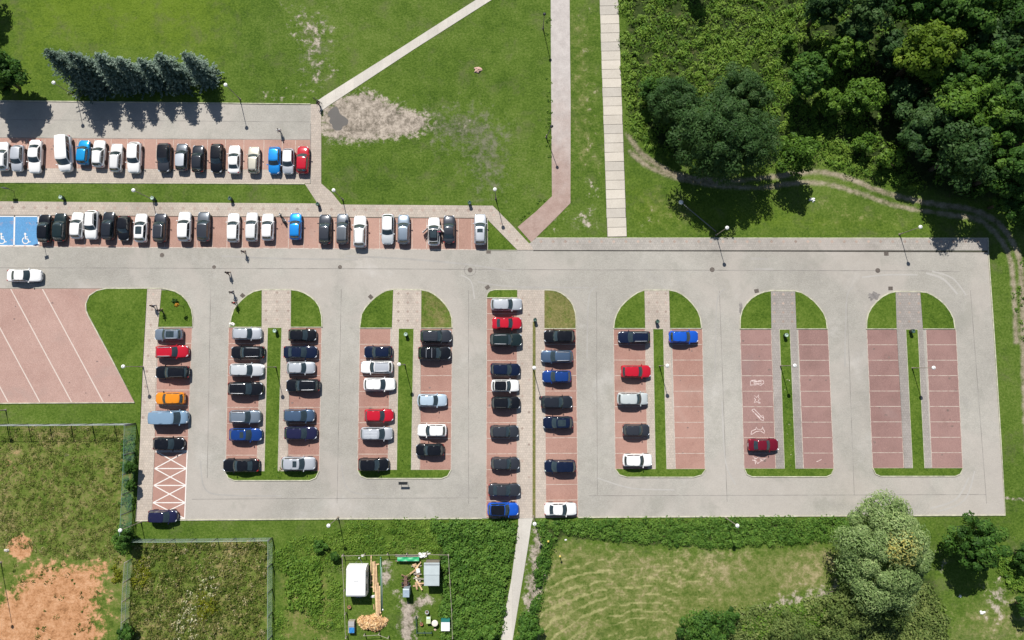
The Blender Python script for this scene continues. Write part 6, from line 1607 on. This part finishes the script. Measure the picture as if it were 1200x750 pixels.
def raised_bed():
    a = G(464, 648); b = G(491.5, 656.5); cx, cy = (a.x + b.x) / 2, (a.y + b.y) / 2; w, l = b.x - a.x, a.y - b.y
    t = thing('covered_rack', 'low rack under a bright green tarpaulin with grey boards round it', 'rack', (cx, cy, 0))
    MB().grid(lambda u, v: Vector(((u - .5) * w * .92 + .2, (v - .5) * l * .55 - .12, .85 + .10 * math.sin(u * 13) * math.sin(v * 4) - .12 * v)), 14, 4).build('tarpaulin', plain('green_tarp', (.03, .36, .15), .5, 0, .2, 3), t)
    for k, (y, z) in enumerate(((l * .42, .9), (l * .30, .85), (-l * .47, .5))):
        for s_ in (-1, 1): MB().box((s_ * w * .25, y, z), (w * .47, .16, .06), .03 * s_).build('board', WOODG, t)
    for sx in (-.46, 0, .46):
        for sy in (-.4, .4): MB().tube([(sx * w, sy * l, 0), (sx * w, sy * l, .95)], .05, 6).build('leg', W_BROWN, t)
raised_bed()
lump(495.5, 651, .62, WHITE_P, 'large crumpled white bag beside the green tarpaulin', 'rubble_bag', 'bag', 21)
lump(501, 648.5, .34, WHITE_P, 'smaller white bag at the garden fence right of the large one', 'rubble_bag', 'bag', 22)
lump(424.5, 651.5, .22, WHITE_P, 'white scrap on the fence rail above the caravan', 'plastic_bag', 'bag', 23)
def crate():
    a = G(408, 728, .8); b = G(415, 742, .8); cx, cy = (a.x + b.x) / 2, (a.y + b.y) / 2; w, l = b.x - a.x, a.y - b.y
    t = thing('garden_bench_box', 'grey wooden box with a bright blue cover left of the wood heap', 'box', (cx, cy, 0))
    MB().box((0, 0, .38), (w, l, .76)).build('box', WOODG, t)
    MB().box((0, l * .27, .80), (w * .96, l * .42, .07)).build('lid', plain('grey_lid', (.36, .35, .34), .7), t)
    MB().grid(lambda u, v: Vector(((u - .4) * w * .85, -l * .02 - v * l * .46, .80 + .04 * math.sin(u * 9 + v * 5))), 6, 6).build('cover', plain('blue_cover', (.03, .20, .50), .5), t)
crate()
def pot(x, y, r, h, mat, label, name='plant_pot', cat='pot', soil=True):
    g = G(x, y, h * .6); t = thing(name, label, cat, (g.x, g.y, 0))
    MB().lathe([(r * .7, 0), (r, h * .9), (r * 1.08, h * .92), (r * 1.08, h), (r * .9, h), (r * .85, h * .9)], n=14).build('pot', mat, t)
    if soil: MB().lathe([(r * .86, h * .88), (r * .5, h * .93), (.02, h * .95)], n=12).build('soil', W_BROWN, t)
pot(409.5, 711, .24, .4, plain('terracotta', (.40, .20, .10), .8), 'terracotta pot in the grass below the caravan')
pot(494, 731, .22, .45, plain('terracotta_red', (.42, .15, .09), .8), 'red brown pot left of the small tables')
pot(500.5, 717, .26, .55, plain('grey_pot', (.42, .45, .45), .7), 'grey bucket above the small tables', 'bucket', 'bucket')
def round_table():
    g = G(509.5, 730.5, .75); t = thing('garden_table', 'round white garden table', 'table', (g.x, g.y, 0))
    MB().lathe([(.42, .70), (.45, .72), (.45, .76), (.40, .78)], n=20).build('tabletop', plain('cream_top', (.78, .72, .62), .5, 0, .05), t)
    for k in range(4):
        a = math.pi / 4 + k * math.pi / 2; MB().tube([(.2 * math.cos(a), .2 * math.sin(a), .70), (.34 * math.cos(a), .34 * math.sin(a), 0)], .025, 6).build('leg', STEEL, t)
round_table()
lump(510, 738, .2, plain('pinkish_bundle', (.6, .45, .36), .8), 'small pale bundle below the round white table', 'bundle', 'bundle', 31)
def stand():
    g = G(502, 727, .8); t = thing('plant_stand', 'small slatted stand with a pale green tray left of the round table', 'stand', (g.x, g.y, 0))
    MB().box((0, 0, .7), (.62, .95, .06)).build('tray', plain('pale_green', (.50, .58, .32), .6), t)
    MB().box((0, .32, .76), (.45, .25, .08)).build('tray_lid', plain('pale_aqua', (.62, .74, .72), .5), t)
    for sx in (-.26, .26):
        for sy in (-.4, .4): MB().tube([(sx, sy, 0), (sx, sy, .7)], .03, 6).build('leg', WOODG, t)
stand()
def chest():
    a = G(517, 726.5, 1.0); b = G(527, 739, 1.0); cx, cy = (a.x + b.x) / 2, (a.y + b.y) / 2; w, l = b.x - a.x, a.y - b.y
    t = thing('garden_chest', 'white topped chest with a dark teal back at the lower right of the garden', 'chest', (cx, cy, 0))
    MB().box((0, 0, .48), (w * .94, l * .94, .95)).build('body', plain('chest_grey', (.30, .32, .33), .6), t)
    MB().box((0, -l * .10, 1.0), (w, l * .86, .06)).build('lid', plain('chest_white', (.78, .80, .80), .5, 0, .03), t)
    MB().box((0, l * .46, .85), (w, l * .26, .50)).build('back_box', plain('teal_box', (.02, .17, .15), .5), t)
chest()
fence('bed_fence', 'short dark green bed fence left of the small tables', [(488, 722), (489, 740), (506, 740)], .7, 1.2, GREENW, BINM, (1.0, .5), False)

# ------------------------------------------------------------------ motorbike
def motorbike():
    a = G(329, 252.5, .5); b = G(333.5, 259.5, .4); c = (a + b) / 2
    t = thing('motorbike', 'black motorbike parked between the white hatchback and the blue hatchback', 'motorbike', (c.x, c.y, Z_BAY), math.atan2(a.y - b.y, a.x - b.x))
    for x in (.68, -.66):
        w = MB().lathe([(.20, -.05), (.30, -.06), (.33, -.02), (.33, .02), (.30, .06), (.20, .05)], n=18).build('wheel', RUBBER, t); w.location = (x, 0, .33); w.rotation_euler = (R(90), 0, 0)
        MB().lathe([(.20, -.03), (.20, .03), (.05, .04)], n=14).build('rim', RIM, w)
    MB().tube([(-.62, 0, .34), (-.1, 0, .42), (.25, 0, .62), (.45, 0, .95)], [.05, .07, .07, .04], 8).build('frame', DARKM, t)
    MB().box((.0, 0, .42), (.42, .30, .34)).build('engine', DARKM, t)
    mb = MB(); mb.lathe([(.02, -.28), (.12, -.22), (.16, 0), (.13, .2), (.03, .27)], n=12); o = mb.build('tank', PAINT['black'], t); o.location = (.18, 0, .78); o.rotation_euler = (0, R(90), 0)
    MB().grid(lambda u, v: Vector((-.05 - .68 * u, (v - .5) * (.30 - .12 * u), .78 + .12 * u * u - .25 * (v - .5) ** 2)), 6, 5).build('seat', TRIM, t)
    MB().tube([(.35, -.38, .98), (.43, -.20, 1.02), (.45, 0, .98), (.43, .20, 1.02), (.35, .38, .98)], .022, 8).build('handlebar', STEEL, t)
    for s_ in (-1, 1):
        MB().tube([(.44, s_ * .09, .95), (.68, s_ * .09, .33)], .03, 6).build('fork', STEEL, t)
        MB().box((.40, s_ * .34, 1.15), (.03, .14, .09)).build('mirror', DARKM, t)
    MB().lathe([(.03, -.08), (.10, -.02), (.11, .06)], n=12).build('headlight', LAMP, t).location = (.56, 0, .88)
    MB().tube([(-.1, -.16, .30), (-.75, -.20, .38)], .05, 8).build('exhaust', CHROME, t)
motorbike()

# ------------------------------------------------------------------ people
def skin_mesh(name, verts, edges, mat, root=0, sub=1):
    """verts: (x, y, z, radius); one continuous skinned surface"""
    me = bpy.data.meshes.new(name + '_cage'); me.from_pydata([v[:3] for v in verts], edges, [])
    o = bpy.data.objects.new(name + '_cage', me); COL.objects.link(o)
    md = o.modifiers.new('skin', 'SKIN'); md.use_smooth_shade = True
    for i, v in enumerate(verts):
        r = v[3]; me.skin_vertices[0].data[i].radius = r if isinstance(r, tuple) else (r, r)
    me.skin_vertices[0].data[root].use_root = True
    if sub: s_ = o.modifiers.new('sub', 'SUBSURF'); s_.levels = sub
    dg = bpy.context.evaluated_depsgraph_get()
    res = bpy.data.meshes.new_from_object(o.evaluated_get(dg))
    bpy.data.objects.remove(o); bpy.data.meshes.remove(me)
    res.name = name; res.materials.clear(); res.materials.append(mat)
    return res
SKIN = plain('skin', (.48, .30, .22), .6, 0, .08, 4)
HAIR = plain('dark_hair', (.02, .015, .012), .7, 0, .3, 10); HAIR_B = plain('brown_hair', (.09, .055, .03), .7, 0, .3, 10)
def figure(stride):
    """one walking pose; x forward, y left; stride turns the legs and arms"""
    s = stride
    V = []; E = []
    def add(p, r, par=None):
        V.append((*p, r)); i = len(V) - 1
        if par is not None: E.append((par, i))
        return i
    pel = add((0, 0, .95), (.15, .11)); wa = add((0, 0, 1.10), (.135, .10), pel); ch = add((.01, 0, 1.30), (.16, .11), wa); nb = add((.01, 0, 1.44), .07, ch)
    nk = add((.02, 0, 1.50), .052, nb); hd = add((.045, 0, 1.60), (.075, .09), nk); cr = add((.035, 0, 1.70), (.07, .085), hd)
    hand = []
    for sg in (1, -1):
        hip = add((0, sg * .10, .88), .095, pel); kn = add((.16 * s * sg + .03, sg * .10, .48), .062, hip)
        an = add((.22 * s * sg - (.10 if s * sg < 0 else 0), sg * .10, .085), .042, kn); add((.22 * s * sg + .16 - (.08 if s * sg < 0 else 0), sg * .115, .035), .036, an)
        sh = add((.01, sg * .18, 1.40), .062, ch); el = add((-.10 * s * sg - .02, sg * .245, 1.12), .043, sh); wr = add((-.16 * s * sg + .08, sg * .255, .88), .030, el)
        pm = add((-.17 * s * sg + .10, sg * .25, .80), (.020, .036), wr)
        hand.append((V[pm][:3], sg))
    return V, E, hand
POSES = {}
for key, st_ in (('a', 1.0), ('b', -.8), ('c', .25)):
    V, E, hands = figure(st_)
    body = skin_mesh('person', V, E, SKIN)
    # fingers, thumb, nose, ears, eyes and mouth join the one body mesh
    mb = MB()
    for (hx, hy, hz), sg in hands:
        for k, (dx, ln) in enumerate(((-.030, .062), (-.010, .078), (.011, .084), (.031, .074))):
            mb.tube([(hx + dx, hy, hz - .02), (hx + dx + .004, hy, hz - .05 - ln * .3), (hx + dx + .012, hy - sg * .012, hz - .05 - ln * .7), (hx + dx + .016, hy - sg * .026, hz - .04 - ln)], [.010, .0095, .0085, .007], 6)
        mb.tube([(hx + .02, hy, hz + .02), (hx + .05, hy - sg * .012, hz - .01), (hx + .06, hy - sg * .022, hz - .045)], [.012, .011, .008], 6)
    mb.tube([(.125, 0, 1.645), (.150, 0, 1.60), (.128, 0, 1.588)], [.008, .016, .010], 6)
    mb.box((.122, 0, 1.560), (.014, .045, .010))
    for sg in (1, -1):
        mb.lathe([(.004, -.010), (.012, 0), (.004, .010)], (.122, sg * .032, 1.635), 6); mb.tube([(.04, sg * .085, 1.64), (.035, sg * .098, 1.61), (.04, sg * .085, 1.58)], .012, 6)
    bm = bmesh.new(); bm.from_mesh(body); m2 = mb.mesh('extra'); bm.from_mesh(m2); bm.to_mesh(body); bm.free(); bpy.data.meshes.remove(m2)
    def sub(ids, grow, name, trim=None, sleeve=None):
        ids = list(ids); mp = {v: i for i, v in enumerate(ids)}
        vv = []
        for v in ids:
            r = V[v][3]; r = r if isinstance(r, tuple) else (r, r); p = list(V[v][:3])
            vv.append((*p, (r[0] + grow, r[1] + grow)))
        ee = [(mp[a], mp[b]) for a, b in E if a in mp and b in mp]
        return vv, ee
    # order: pel wa ch nb nk hd cr | hip kn an toe sh el wr pm | ...
    vv, ee = sub([1, 2, 3, 11, 12, 19, 20], .016, 'shirt'); shirt = skin_mesh('shirt', vv, ee, SKIN, 0)
    vv, ee = sub([0, 7, 8, 9, 15, 16, 17], .014, 'trousers'); trous = skin_mesh('trousers', vv, ee, SKIN, 0)
    shoes = []
    for an, to in ((9, 10), (17, 18)):
        a = V[an]; b = V[to]; shoes.append(skin_mesh('shoe', [(a[0] - .04, a[1], .05, .050), (a[0] + .04, a[1], .05, .05), (b[0], b[1], .04, .042)], [(0, 1), (1, 2)], DARKM, 0))
    hm = MB(); hm.lathe([(.094, 1.625), (.102, 1.68), (.092, 1.74), (.06, 1.785), (.015, 1.80)], (.018, 0, 0), 14); hair = hm.mesh('hair', HAIR)
    POSES[key] = (body, shirt, trous, shoes, hair)
CLOTH = {k: plain('cloth_' + k, c, .9, 0, .12, 8) for k, c in {'black': (.015, .015, .018), 'navy': (.02, .025, .05), 'white': (.75, .75, .74), 'red': (.42, .04, .04), 'pink': (.62, .14, .24), 'jeans': (.05, .075, .13), 'grey': (.22, .22, .23), 'beige': (.45, .38, .30), 'dark': (.03, .028, .03)}.items()}
def person(x, y, rz, pose, shirt, trousers, label, z=.04, hair=HAIR, hat=None):
    g = G(x, y, 1.2); t_mesh = POSES[pose]
    t = thing('person', label, 'person', (g.x, g.y, z), R(rz), 'people walking in the car park')
    part('body', t_mesh[0], t); part('shirt', t_mesh[1], t, CLOTH[shirt]); part('trousers', t_mesh[2], t, CLOTH[trousers])
    for s_ in t_mesh[3]: part('shoe', s_, t)
    part('hair', t_mesh[4], t, hair)
    return t
person(284.5, 294.5, -100, 'a', 'navy', 'beige', 'person in navy top walking just below the three white cars')
person(265.8, 319.5, 100, 'b', 'black', 'black', 'person in black walking across the middle of the main road')
person(270.5, 342.3, -95, 'a', 'dark', 'jeans', 'person in dark top beside the rounded head of the first long island')
person(273.8, 355, 110, 'b', 'red', 'grey', 'person in red top stepping up to the rounded lawn of the first long island')
person(178, 358.5, 95, 'b', 'black', 'jeans', 'person in black on the footway left of the rounded lawn with the sapling')
person(186.8, 363.5, 95, 'a', 'black', 'dark', 'person in dark clothes at the lawn edge of the same footway', .1)
person(326.6, 152.5, -80, 'a', 'white', 'grey', 'person in white top walking on the paved lane near the red car')
person(514.6, 271.8, 100, 'c', 'pink', 'jeans', 'person in pink top standing at the open door of the white car')
pp = person(372.5, 120.3, 150, 'b', 'black', 'black', 'person in black standing with a bicycle where the footpaths meet', .06)
def bicycle():
    c = G(371.5, 117.5, .5)
    t = thing('bicycle', 'dark bicycle held at the junction of the footpaths', 'bicycle', (c.x, c.y, .06), R(150))
    tyre = MB()
    for k in range(24):
        a = 2 * math.pi * k / 24; b = 2 * math.pi * (k + 1) / 24; tyre.tube([(.33 * math.cos(a), .33 * math.sin(a), 0), (.33 * math.cos(b), .33 * math.sin(b), 0)], .018, 5, False)
    for k in range(9):
        a = 2 * math.pi * k / 9; tyre.tube([(0, 0, 0), (.32 * math.cos(a), .32 * math.sin(a), 0)], .004, 4, False)
    tm = tyre.mesh('wheel', RUBBER)
    for x in (.52, -.52): part('wheel', tm, t, None, (x, 0, .34), (R(90), 0, 0))
    MB().tube([(-.52, 0, .34), (-.05, 0, .30), (.36, 0, .82), (-.18, 0, .80), (-.05, 0, .30)], .02, 6).build('frame', DARKM, t)
    MB().tube([(-.52, 0, .34), (-.18, 0, .80)], .014, 6).build('seat_stay', DARKM, t)
    MB().tube([(.52, 0, .34), (.36, 0, .84), (.34, 0, .98)], .018, 6).build('fork', DARKM, t)
    MB().tube([(.26, -.29, 1.0), (.36, -.15, 1.0), (.34, 0, .98), (.36, .15, 1.0), (.26, .29, 1.0)], .015, 6).build('handlebar', DARKM, t)
    MB().grid(lambda u, v: Vector((-.06 - .26 * u, (v - .5) * (.05 + .11 * u), .93 - .06 * (v - .5) ** 2)), 4, 4).build('saddle', TRIM, t)
    MB().tube([(-.05, 0, .30), (-.20, 0, .92)], .014, 6).build('seat_post', DARKM, t)
bicycle()
